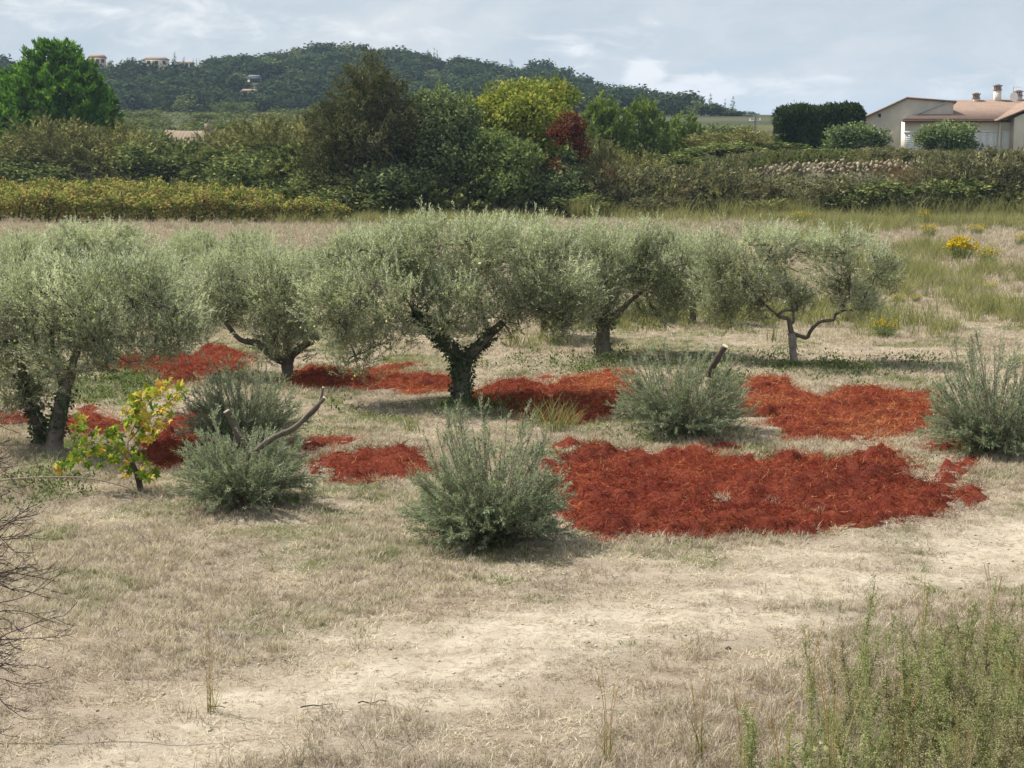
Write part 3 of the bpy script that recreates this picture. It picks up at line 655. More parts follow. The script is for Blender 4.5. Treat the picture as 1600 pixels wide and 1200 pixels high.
    b = MB(); W_ = rng.uniform(.004, .009, n)
    b.leaves(P, D, N, L, W_, ti, mid=.6); b.leaves(P + D * L[:, None] * .8, D2, N, L * .9, W_, ti, mid=.3)
    b.build('strands', M['marc'], root, kind='stuff')
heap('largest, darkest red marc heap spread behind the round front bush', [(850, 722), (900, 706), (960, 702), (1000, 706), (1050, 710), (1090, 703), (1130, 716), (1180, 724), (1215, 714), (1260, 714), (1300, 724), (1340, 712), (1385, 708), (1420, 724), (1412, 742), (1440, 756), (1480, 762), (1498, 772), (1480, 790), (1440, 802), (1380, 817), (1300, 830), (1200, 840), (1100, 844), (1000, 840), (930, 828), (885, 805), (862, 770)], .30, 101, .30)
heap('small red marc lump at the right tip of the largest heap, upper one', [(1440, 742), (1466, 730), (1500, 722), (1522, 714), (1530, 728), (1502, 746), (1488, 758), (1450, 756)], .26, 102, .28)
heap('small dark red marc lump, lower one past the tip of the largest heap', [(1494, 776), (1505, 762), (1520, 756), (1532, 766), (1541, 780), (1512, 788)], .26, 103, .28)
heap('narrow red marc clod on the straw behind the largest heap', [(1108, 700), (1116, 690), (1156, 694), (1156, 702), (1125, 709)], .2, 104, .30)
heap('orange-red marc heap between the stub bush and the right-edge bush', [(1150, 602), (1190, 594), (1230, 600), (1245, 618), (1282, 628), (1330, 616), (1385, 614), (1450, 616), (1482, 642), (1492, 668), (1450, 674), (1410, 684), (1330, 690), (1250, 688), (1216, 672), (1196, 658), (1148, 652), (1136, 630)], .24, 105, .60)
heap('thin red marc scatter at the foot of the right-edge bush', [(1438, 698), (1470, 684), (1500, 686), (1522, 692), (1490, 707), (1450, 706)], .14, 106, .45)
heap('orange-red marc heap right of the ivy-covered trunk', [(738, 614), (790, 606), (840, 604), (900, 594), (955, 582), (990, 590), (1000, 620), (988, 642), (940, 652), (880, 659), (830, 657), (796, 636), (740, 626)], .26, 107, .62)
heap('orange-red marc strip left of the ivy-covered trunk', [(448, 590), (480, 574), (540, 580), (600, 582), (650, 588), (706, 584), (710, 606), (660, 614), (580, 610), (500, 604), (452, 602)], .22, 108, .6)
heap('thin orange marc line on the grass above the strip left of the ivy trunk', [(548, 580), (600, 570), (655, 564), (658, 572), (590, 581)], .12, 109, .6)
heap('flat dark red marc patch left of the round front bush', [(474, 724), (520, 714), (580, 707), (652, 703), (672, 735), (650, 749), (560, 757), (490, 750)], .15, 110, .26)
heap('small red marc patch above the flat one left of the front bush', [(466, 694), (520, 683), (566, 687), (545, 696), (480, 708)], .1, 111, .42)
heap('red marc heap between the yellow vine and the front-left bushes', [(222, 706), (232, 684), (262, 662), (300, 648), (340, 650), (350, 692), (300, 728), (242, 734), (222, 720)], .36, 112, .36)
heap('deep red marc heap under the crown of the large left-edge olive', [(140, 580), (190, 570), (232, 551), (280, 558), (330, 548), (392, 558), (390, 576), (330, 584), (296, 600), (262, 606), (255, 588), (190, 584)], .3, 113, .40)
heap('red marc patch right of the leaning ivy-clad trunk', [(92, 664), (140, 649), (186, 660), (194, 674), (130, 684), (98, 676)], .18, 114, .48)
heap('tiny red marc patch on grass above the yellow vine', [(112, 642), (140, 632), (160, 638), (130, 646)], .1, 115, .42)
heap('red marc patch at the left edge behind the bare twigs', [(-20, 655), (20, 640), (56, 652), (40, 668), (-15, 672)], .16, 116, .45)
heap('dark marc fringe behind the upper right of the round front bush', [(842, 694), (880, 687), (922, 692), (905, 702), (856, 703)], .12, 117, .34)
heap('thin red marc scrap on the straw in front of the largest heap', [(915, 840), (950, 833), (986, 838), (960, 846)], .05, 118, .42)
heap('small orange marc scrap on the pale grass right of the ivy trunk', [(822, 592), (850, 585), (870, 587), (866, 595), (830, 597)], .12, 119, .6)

# ------------------------------------------------------------------ grass and weeds scattered on the field (instanced stuff)
def gn_scatter(name, pts, rot, scl, idx, meshes, kind='stuff'):
    col = bpy.data.collections.new(name + '_source')
    for i, me in enumerate(meshes):
        o = bpy.data.objects.new('%s_tuft.%03d' % (name, i), me); col.objects.link(o)
    me = bpy.data.meshes.new(name); me.vertices.add(len(pts)); me.vertices.foreach_set('co', np.asarray(pts, np.float32).ravel())
    a = me.attributes.new('rot', 'FLOAT_VECTOR', 'POINT'); a.data.foreach_set('vector', np.asarray(rot, np.float32).ravel())
    a = me.attributes.new('scl', 'FLOAT_VECTOR', 'POINT'); a.data.foreach_set('vector', np.asarray(scl, np.float32).ravel())
    a = me.attributes.new('idx', 'INT', 'POINT'); a.data.foreach_set('value', np.asarray(idx, np.int32))
    ob = bpy.data.objects.new(name, me); COL.objects.link(ob); ob['kind'] = kind
    ng = bpy.data.node_groups.new(name + '_scatter', 'GeometryNodeTree')
    ng.interface.new_socket('Geometry', in_out='INPUT', socket_type='NodeSocketGeometry'); ng.interface.new_socket('Geometry', in_out='OUTPUT', socket_type='NodeSocketGeometry')
    N = ng.nodes.new; gi, go = N('NodeGroupInput'), N('NodeGroupOutput'); ip = N('GeometryNodeInstanceOnPoints'); ci = N('GeometryNodeCollectionInfo')
    ci.inputs['Collection'].default_value = col; ci.inputs['Separate Children'].default_value = True; ci.inputs['Reset Children'].default_value = True
    def attr(nm, dt):
        n = N('GeometryNodeInputNamedAttribute'); n.data_type = dt; n.inputs['Name'].default_value = nm; return n.outputs['Attribute']
    lk = ng.links.new
    lk(gi.outputs[0], ip.inputs['Points']); lk(ci.outputs[0], ip.inputs['Instance']); ip.inputs['Pick Instance'].default_value = True
    lk(attr('idx', 'INT'), ip.inputs['Instance Index']); lk(attr('rot', 'FLOAT_VECTOR'), ip.inputs['Rotation']); lk(attr('scl', 'FLOAT_VECTOR'), ip.inputs['Scale'])
    lk(ip.outputs[0], go.inputs[0])
    md = ob.modifiers.new('scatter', 'NODES'); md.node_group = ng
    return ob
def tuft(rng, n, rad, hmin, hmax, wid, lean, tint, curl=.5, mat=None):
    b = MB(); a = rng.uniform(0, 2 * math.pi, n); r = rad * np.sqrt(rng.uniform(0, 1, n))
    P = np.stack([r * np.cos(a), r * np.sin(a), np.full(n, -.015)], 1)
    az = rng.uniform(0, 2 * math.pi, n); ln = np.abs(rng.normal(lean, lean * .5, n)); L = rng.uniform(hmin, hmax, n)
    D = unit(np.stack([np.cos(az) * ln, np.sin(az) * ln, np.ones(n)], 1)); D2 = unit(D + np.stack([np.cos(az), np.sin(az), -.6 * np.ones(n)], 1) * curl * rng.uniform(.3, 1.2, n)[:, None])
    S = unit(np.stack([-np.sin(az), np.cos(az), 0 * az], 1) + rng.normal(size=(n, 3)) * .3) * (wid / 2) * rng.uniform(.7, 1.3, n)[:, None]
    m = P + D * (L * .55)[:, None]; e = m + D2 * (L * .5)[:, None]
    v = np.stack([P - S, P + S, m + S * .8, m - S * .8, e], 1).reshape(-1, 3); o = np.arange(n)[:, None] * 5
    b.add(v, o + [0, 1, 2, 3], o + [3, 2, 4], tint=np.repeat(np.clip(rng.normal(tint, .2, n), 0, 1), 5))
    return b
def in_heaps(x, y):
    r = np.zeros(len(x), bool)
    for P2 in ALLHEAPS:
        ins = np.zeros(len(x), bool)
        for a, b in zip(P2, np.roll(P2, -1, 0)):
            e = b - a; cr = (a[1] > y) != (b[1] > y); ins ^= cr & (x < a[0] + (y - a[1]) * e[0] / (e[1] if abs(e[1]) > 1e-9 else 1e-9))
        r |= ins
    return r
rg = np.random.default_rng(5)
def field_points(y0, y1, n, margin=1.12):
    y = np.sqrt(rg.uniform(y0 ** 2, y1 ** 2, n)); x = rg.uniform(-1, 1, n) * (y * 800 / F * margin + 3.4); return x, y
def scatter_cover(name, mats_t, sets):
    pts, rot, scl, idx = [], [], [], []
    for x, y, s, hs, ix in sets:
        n = len(x); pts.append(np.stack([x, y, T(x, y)], 1)); rot.append(np.stack([rg.normal(0, .12, n), rg.normal(0, .12, n), rg.uniform(0, 6.28, n)], 1))
        scl.append(np.stack([s, s, s * hs], 1)); idx.append(ix)
    return gn_scatter(name, np.concatenate(pts), np.concatenate(rot), np.concatenate(scl), np.concatenate(idx), mats_t)
rt = np.random.default_rng(6)
dry_t = [tuft(rt, 24, .10, .03, .11, .005, 1.9, tn).mesh('dry_mat', M[mn]) for tn, mn in ((.72, 'drygrass'), (.48, 'drygrass'), (.18, 'drygrass'), (.42, 'greygrass'))]
dry_t += [tuft(rt, 20, .07, .05, .14, .0048, .85, tn).mesh('dry_up', M[mn]) for tn, mn in ((.72, 'drygrass'), (.30, 'greygrass'), (.6, 'greygrass'))]
dry_t += [tuft(rt, 24, .10, .07, .20, .005, .7, tn).mesh('dry_tall', M['greygrass']) for tn in (.5, .36, .62)]
grn_t = [tuft(rt, 26, .09, .04, .12, .006, .9, .5).mesh('green_short', M['greengrass']), tuft(rt, 24, .09, .05, .15, .006, .8, .65).mesh('green_mid', M['greengrass'])]
cov_b = []
for k in range(2):
    b = MB(); n = 46; P = rt.normal(size=(n, 3)) * np.array([.11, .11, .035]) + np.array([0, 0, .06]); b.leaves(P, rdir(rt, n), unit(np.array([0, 0, 1.]) + rt.normal(size=(n, 3)) * .6), rt.uniform(.025, .06, n), rt.uniform(.015, .03, n), rt.uniform(.1, .9, n)); cov_b.append(b.mesh('cover', M['cover']))
tal_t = [tuft(rt, 36, .14, .25, .55, .009, .35, .5, .35).mesh('tall_green', M['talgrass']), tuft(rt, 36, .14, .22, .5, .009, .4, .65, .4).mesh('tall_green', M['talgrass'])]

def pick(y0, y1, n, wfun):
    x, y = field_points(y0, y1, n); so, gr, li = masks(x, y); keep = rg.random(n) < wfun(x, y, so, gr, li); keep &= ~(in_heaps(x, y) & (rg.random(len(x)) > .13)); return x[keep], y[keep], so[keep], gr[keep]
sets = []
x, y, so_, gr_ = pick(10.5, 26, 54000, lambda x, y, s, g_, l: np.clip(1.0 - .90 * s, .16, 1) * (1 - .5 * g_))
up = fbm(x * .7, y * .7, 61, 3) + .55 * np.exp(-((track_d(x, y) - 3) / 3) ** 2) * 0 + .22 * sst(1.0, 3.0, track_d(x, y))
cl = np.clip(fbm(x * 1.3, y * 1.3, 66, 3) * 8 - 2 + rg.normal(size=len(x)) * .8, 0, 3).astype(int)
ix = np.where(up > .66, rg.integers(4, 7, len(x)), cl)
corner = sst(0, 2.0, (x - 1.1) + (13.5 - y) * 1.2) * (x > .5) * (y < 15.5)
lowl = .4 * sst(.52, .66, fbm(x * .8, y * .8, 67, 3)) * (y < 14.5) * (x < 0)
ix = np.where((rg.random(len(x)) < np.maximum(corner * .7, lowl)), rg.integers(7, 10, len(x)), ix)
sets.append((x, y, rg.uniform(.7, 1.3, len(x)), rg.uniform(.75, 1.2, len(x)), ix))
x, y, so_, gr_ = pick(26, 48, 46000, lambda x, y, s, g_, l: np.clip(1.0 - .95 * s, .04, 1) * (1 - .5 * g_))
up = fbm(x * .5, y * .5, 62, 3); sets.append((x, y, rg.uniform(1.0, 1.7, len(x)), rg.uniform(.6, 1.1, len(x)), np.where(up > .5, rg.integers(4, 7, len(x)), rg.integers(0, 4, len(x)))))
x, y, so_, gr_ = pick(48, 97, 48000, lambda x, y, s, g_, l: np.clip(.95 - .9 * s, .04, 1) * (1 - .4 * g_))
sets.append((x, y, rg.uniform(1.8, 3.2, len(x)), rg.uniform(.5, 1.0, len(x)), np.where(rg.random(len(x)) < .75, rg.integers(5, 7, len(x)), rg.integers(7, 10, len(x)))))
scatter_cover('dry_grass', dry_t, sets)
sets = []
x, y, so_, gr_ = pick(10.5, 40, 34000, lambda x, y, s, g_, l: .9 * g_)
sets.append((x, y, rg.uniform(.6, 1.2, len(x)), rg.uniform(.7, 1.2, len(x)), (rg.random(len(x)) < .5).astype(int)))
x, y, so_, gr_ = pick(40, 98, 12000, lambda x, y, s, g_, l: .8 * g_)
sets.append((x, y, rg.uniform(1.4, 2.4, len(x)), rg.uniform(.6, 1.1, len(x)), (rg.random(len(x)) < .5).astype(int)))
scatter_cover('green_grass', grn_t, sets)
SHADEGREEN = [(770, 632, 60, 9, 1), (925, 572, 120, 16, .45), (1310, 580, 150, 16, .4), (200, 598, 100, 24, .8), (60, 760, 90, 20, .8), (760, 846, 80, 8, .6), (1070, 680, 90, 8, .6), (1500, 712, 60, 8, .5), (640, 640, 80, 10, .4), (390, 790, 80, 8, .5), (1130, 600, 50, 14, .7), (300, 585, 60, 12, .6)]
x, y = field_points(15, 40, 12500); k = (rg.random(len(x)) < patch(x, y, SHADEGREEN, 0) * 1.3) & ~in_heaps(x, y); x, y = x[k], y[k]
scatter_cover('ground_cover', cov_b, [(x, y, rg.uniform(.8, 1.7, len(x)), rg.uniform(.6, 1.3, len(x)), (rg.random(len(x)) < .5).astype(int))])
TALL = [(950, 690, 60, 8, .3), (700, 670, 60, 6, .2), (1280, 380, 60, 10, .5), (1450, 395, 60, 8, .6), (1560, 430, 60, 10, .5), (1500, 350, 120, 5, .5), (620, 345, 200, 5, .35), (1120, 440, 80, 14, .6), (1400, 450, 60, 12, .7), (870, 540, 60, 8, .3), (1450, 520, 80, 10, .35), (1580, 350, 60, 6, .6), (1350, 355, 80, 6, .5), (1430, 432, 55, 14, 1), (1560, 488, 46, 24, 1), (1360, 500, 70, 14, 1), (1180, 495, 130, 12, .8), (1020, 498, 130, 12, .8), (1390, 415, 30, 12, .8), (1250, 345, 90, 6, .5), (1180, 335, 60, 8, .8), (960, 335, 40, 6, .7), (880, 668, 70, 10, .5), (1300, 490, 60, 12, .7), (1500, 455, 30, 6, .6), (730, 350, 80, 6, .4), (1040, 340, 80, 6, .6)]
x, y = field_points(24, 98, 58000); k = (rg.random(len(x)) < patch(x, y, TALL, 0) * .9 * (.4 + .9 * fbm(x, y, 71))) & ~in_heaps(x, y); x, y = x[k], y[k]
scatter_cover('tall_grass', tal_t, [(x, y, rg.uniform(.7, 1.3, len(x)) * (1 + y / 110), rg.uniform(.55, .95, len(x)), (rg.random(len(x)) < .5).astype(int))])

grv = []
for k in range(3):
    b = MB(); b.balls(np.array([[0, 0, .3]]), 1.); v = b.v[0]; v *= rt.uniform(.6, 1.2, v.shape) * [1.2, .9, .55]; grv.append(b.mesh('pebble', rough_mat('pebble', *(((.30, .25, .18), (.5, .43, .33)), ((.12, .09, .06), (.24, .18, .13)), ((.42, .38, .31), (.6, .55, .46)))[k], 20, 0)))
x, y = field_points(10.5, 30, 7600); k = rg.random(len(x)) < np.clip(.12 + masks(x, y)[0] * 1.0, 0, 1); k &= ~in_heaps(x, y); x, y = x[k], y[k]; s_ = .006 + .022 * rg.random(len(x)) ** 4
scatter_cover('gravel', grv, [(x, y, s_, 1., rg.integers(0, 3, len(x)))])
# ------------------------------------------------------------------ background vegetation
def clump_crown(b, blobs, ncl, m, crad, ll, lw, rng, up=.4, outw=.8, shell=.5, tvar=.14, tmean=.48, spray=0, form=0):
    vol = np.array([r[0] * r[2] for c, r in blobs]); vol = vol / vol.sum()
    for (c, r), f in zip(blobs, vol):
        n = max(3, int(ncl * f)); o = rdir(rng, n); pc = np.array(c) + o * (rng.uniform(shell, 1, n) ** .7)[:, None] * np.array(r)
        k = n * m; oo = np.repeat(o, m, 0); ct = np.repeat(rng.normal(tmean, tvar, n), m)
        sd = unit(oo * outw + np.array([0, 0, up]) + np.repeat(rng.normal(size=(n, 3)), m, 0) * .35)
        if spray:
            tt = rng.uniform(0, 1, k)
            P = np.repeat(pc, m, 0) + sd * (tt * spray)[:, None] + rng.normal(size=(k, 3)) * (crad * (1.15 - tt))[:, None] * .6
            D = unit(sd + rng.normal(size=(k, 3)) * .45)
        else:
            P = np.repeat(pc, m, 0) + rng.normal(size=(k, 3)) * crad; D = unit(sd + rng.normal(size=(k, 3)) * .8)
        N = unit(oo + np.array([0, 0, .25]) + rng.normal(size=(k, 3)) * (.6 - .35 * form))
        if form: D = unit(D - form * N * (D * N).sum(1, keepdims=True))
        b.leaves(P, D, N, ll * rng.uniform(.6, 1.3, k), lw * rng.uniform(.6, 1.3, k), np.clip(ct + rng.normal(size=k) * .16, 0, 1))
def trunk_into(root, z, r, spread, rng, n=5, mat='darkbark', name='trunk', base=(0, 0)):
    b = MB(); L = smoothline([(base[0], base[1], -.3), (base[0] + rng.normal() * .1, base[1], z * .35), (base[0] + rng.normal() * .15, base[1], z * .8)], 4); b.tube(L, np.linspace(r, r * .4, len(L)), 8)
    for i in range(n):
        a = i * 2.4; k = rng.integers(len(L) // 3, len(L)); q = L[k] + np.array([math.cos(a) * spread, math.sin(a) * spread, z * rng.uniform(.15, .4)])
        b.tube(wiggle(L[k], q, 5, rng, .05), np.linspace(r * .4, r * .08, 5), 5, cap=False)
    b.build(name, M[mat], root, True)
def px_tree(name, label, cat, u, y, blobs, mat, ncl, m, crad, ll, lw, seed, group=None, trunk_r=.2, zt=None, pad=.1, **kw):
    """a one-off tree whose crown lobes were surveyed as (u, v, ru, rv)"""
    rng = np.random.default_rng(seed); x = (u - 800) * y / F; g0 = np.array([x, y, float(T(x, y)) - .05]); s = y / F
    root = thing(name, label, cat, g0, group=group)
    BL = [(at(bu, bv, y + rng.uniform(-.3, .3) * ru * s * 2) - g0, (max(ru * s - pad, .2), max(ru * s * .9, .3), max(rv * s - pad, .15))) for bu, bv, ru, rv in blobs]
    ztop = max(c[2] + r[2] for c, r in BL)
    trunk_into(root, zt or ztop * .8, trunk_r, ztop * .22, rng)
    b = MB(); clump_crown(b, BL, ncl, m, crad, ll, lw, rng, **kw); b.build('crown', M[mat], root)
    return root
px_tree('pine_tree', 'tall bright green round-crowned pine at the far left above the scrub', 'pine tree', 88, 138,
        [(85, 108, 40, 34), (48, 135, 38, 36), (122, 135, 36, 38), (22, 168, 36, 40), (146, 168, 30, 40), (85, 160, 80, 55), (40, 200, 62, 44), (120, 205, 64, 44), (98, 82, 24, 14), (66, 86, 22, 14), (-5, 200, 40, 40), (85, 235, 60, 30), (158, 180, 28, 36), (150, 215, 36, 34), (10, 150, 30, 30)],
        'pine', 2300, 26, .26, .42, .16, 201, None, .3, pad=0., up=.8, outw=.7, spray=.5, tvar=.23)
px_tree('conifer_tree', 'tall dark brown-green ragged tree rising above the hedge', 'tree', 572, 99,
        [(572, 130, 34, 34), (560, 165, 52, 36), (600, 150, 34, 34), (520, 200, 44, 34), (620, 195, 44, 36), (570, 215, 86, 44), (520, 255, 50, 38), (620, 260, 56, 38), (575, 290, 80, 34), (588, 100, 16, 22), (545, 135, 18, 28), (640, 175, 22, 20), (500, 225, 24, 22)],
        'conifer', 1900, 20, .22, .26, .085, 202, None, .28, pad=.62, up=.6, outw=1., spray=1.05, tvar=.19)
px_tree('ash_tree', 'dark green broadleaf tree between the ragged dark tree and the yellowing tree', 'tree', 690, 100,
        [(680, 165, 40, 32), (705, 185, 46, 36), (660, 200, 40, 40), (720, 220, 44, 36), (690, 245, 70, 40), (650, 260, 40, 30)], 'ash', 800, 22, .22, .24, .14, 203, None, .2, up=.2, outw=.7)
px_tree('yellowing_tree', 'bright yellow-green broadleaf tree in the middle of the hedge', 'tree', 828, 103,
        [(800, 155, 48, 28), (850, 150, 50, 26), (885, 150, 22, 16), (770, 175, 34, 26), (830, 180, 64, 34), (790, 205, 44, 34), (800, 235, 50, 34), (850, 210, 40, 34), (740, 165, 18, 12), (815, 265, 36, 26)], 'yellowgreen', 950, 20, .22, .25, .15, 204, None, .2, up=.2, outw=.7, tvar=.22)
px_tree('sumac_tree', 'small dark red autumn tree in front of the yellowing tree', 'tree', 888, 98,
        [(892, 195, 22, 20), (906, 218, 15, 22), (870, 206, 17, 10), (888, 214, 22, 14), (912, 238, 9, 10), (862, 262, 17, 10), (850, 255, 9, 8), (880, 268, 9, 7)], 'red', 170, 16, .14, .20, .11, 205, None, .09, pad=.1, zt=3.6, up=0, outw=.8)
px_tree('fig_tree', 'rounded olive-green tree at the hedge foot below the yellowing tree', 'tree', 785, 97.5,
        [(775, 240, 44, 36), (810, 255, 42, 36), (760, 275, 44, 34), (800, 290, 52, 32), (745, 255, 26, 26)], 'fig', 600, 20, .2, .25, .15, 206, None, .1, up=.1, outw=.7)
for i, (u, v, wpx, lab) in enumerate(((944, 150, 88, 'light green young pine nearest the red tree, leftmost of three'), (1005, 158, 96, 'light green young pine, middle and widest of three behind the hedge'), (1068, 180, 86, 'light green young pine, lowest and rightmost of three behind the hedge'))):
    hw = wpx / 2
    px_tree('pine_tree', lab, 'pine tree', u, 122 + i * 3, [(u, v + 26, hw * .45, 26), (u - hw * .3, v + 45, hw * .5, 30), (u + hw * .35, v + 50, hw * .5, 30), (u, v + 75, hw * .9, 34), (u - hw * .5, v + 90, hw * .5, 30), (u + hw * .5, v + 95, hw * .5, 30), (u, v + 110, hw, 26)],
            'pinelight', 560, 22, .2, .32, .12, 210 + i, 'young pines behind the hedge', .12, up=1., outw=.6, spray=.5)

def shrub_template(name, mat, w, h, ncl, m, crad, ll, lw, seed, lobes=7, stems=True, **kw):
    rng = np.random.default_rng(seed); root = thing(name, 'x', 'shrub')
    BL = [((0, 0, h * .45), (w * .36, w * .34, h * .45))]
    for i in range(lobes):
        a = i * 2.4 + rng.uniform(0, .5); rr = w * rng.uniform(.2, .34); BL.append(((math.cos(a) * rr, math.sin(a) * rr, h * rng.uniform(.22, .84)), (w * rng.uniform(.10, .24), w * .18, h * rng.uniform(.12, .28))))
    b = MB(); clump_crown(b, BL, ncl, m, crad, ll, lw, rng, **kw); b.build('foliage', M[mat], root)
    vv = np.concatenate(b.v); root['reach'] = (float(np.percentile(np.abs(vv[:, 0]), 97) * 2), float(np.percentile(vv[:, 2], 98.5)))
    if stems:
        b = MB()
        for i in range(9):
            a = i * .7 + rng.uniform(0, .5); q = np.array([math.cos(a) * w * .34, math.sin(a) * w * .34, h * rng.uniform(.55, .95)]); b.tube(wiggle(np.array([0, 0, -.2]), q, 5, rng, .05), np.linspace(.05, .012, 5), 5, cap=False)
        b.build('stems', M['darkbark'], root, True)
    return root
TPL = {}
def template(key, **k):
    o = shrub_template(**k); TPL[key] = [o, o['reach'][0], o['reach'][1], False]; del o['reach']
template('bramble0', name='bramble_shrub', mat='bramble', w=5, h=3.4, ncl=640, m=18, crad=.19, ll=.22, lw=.13, seed=301, up=.1, tvar=.23)
template('bramble1', name='bramble_shrub', mat='bramble', w=5, h=3.4, ncl=640, m=18, crad=.19, ll=.22, lw=.13, seed=302, up=.1, spray=.3, tvar=.23)
template('brown0', name='tamarisk_shrub', mat='brownolive', w=5, h=4, ncl=640, m=18, crad=.18, ll=.26, lw=.07, seed=303, up=.5, spray=.8, outw=.9, tvar=.23)
template('brown1', name='tamarisk_shrub', mat='brownolive', w=5, h=4, ncl=640, m=18, crad=.18, ll=.26, lw=.07, seed=304, up=.4, spray=.9, outw=1.1, tvar=.23)
template('grey0', name='thicket_shrub', mat='greygreen', w=5, h=3.4, ncl=640, m=18, crad=.17, ll=.22, lw=.07, seed=305, up=.7, spray=.6, tvar=.23)
template('grey1', name='thicket_shrub', mat='greygreen', w=5, h=3.4, ncl=640, m=18, crad=.17, ll=.22, lw=.07, seed=306, up=.9, spray=.8, tvar=.23)
template('dark0', name='laurel_shrub', mat='ash', w=5, h=4, ncl=600, m=18, crad=.2, ll=.24, lw=.14, seed=307, up=.15, tvar=.23)
template('dead0', name='dead_shrub', mat='deadleaf', w=4, h=3, ncl=240, m=12, crad=.15, ll=.13, lw=.03, seed=308, up=.4, spray=.5)
template('far0', name='bramble_shrub', mat='bramble', w=5, h=3.4, ncl=200, m=14, crad=.22, ll=.28, lw=.14, seed=309, up=.1, stems=False)
cnt = 0
def shrub(key, u, vtop, wpx, y, label, group='shrubs of the hedge', cat='shrub', name=None, sink=.15):
    global cnt
    o, tw, th, used = TPL[key]; x = (u - 800) * y / F; z0 = float(T(x, y)) - sink; h = at(u, vtop, y)[2] - z0; wd = wpx * y / F
    sc_ = (wd / tw * 1.12, min(wd, 5.5) / tw * 1.1, h / th); cnt += 1; rz = (cnt * 2.399) % 6.28 if abs(wd - min(wd, 5)) < .8 else (cnt % 2) * 3.14
    if not used: o.location = (x, y, z0); o.rotation_euler = (0, 0, rz); o.scale = sc_; o['label'] = label; o['group'] = group; TPL[key][3] = True
    else: o = dup(o, (x, y, z0), rz, sc_, label, group)
    o['category'] = cat
    if name: o.name = name
    return o
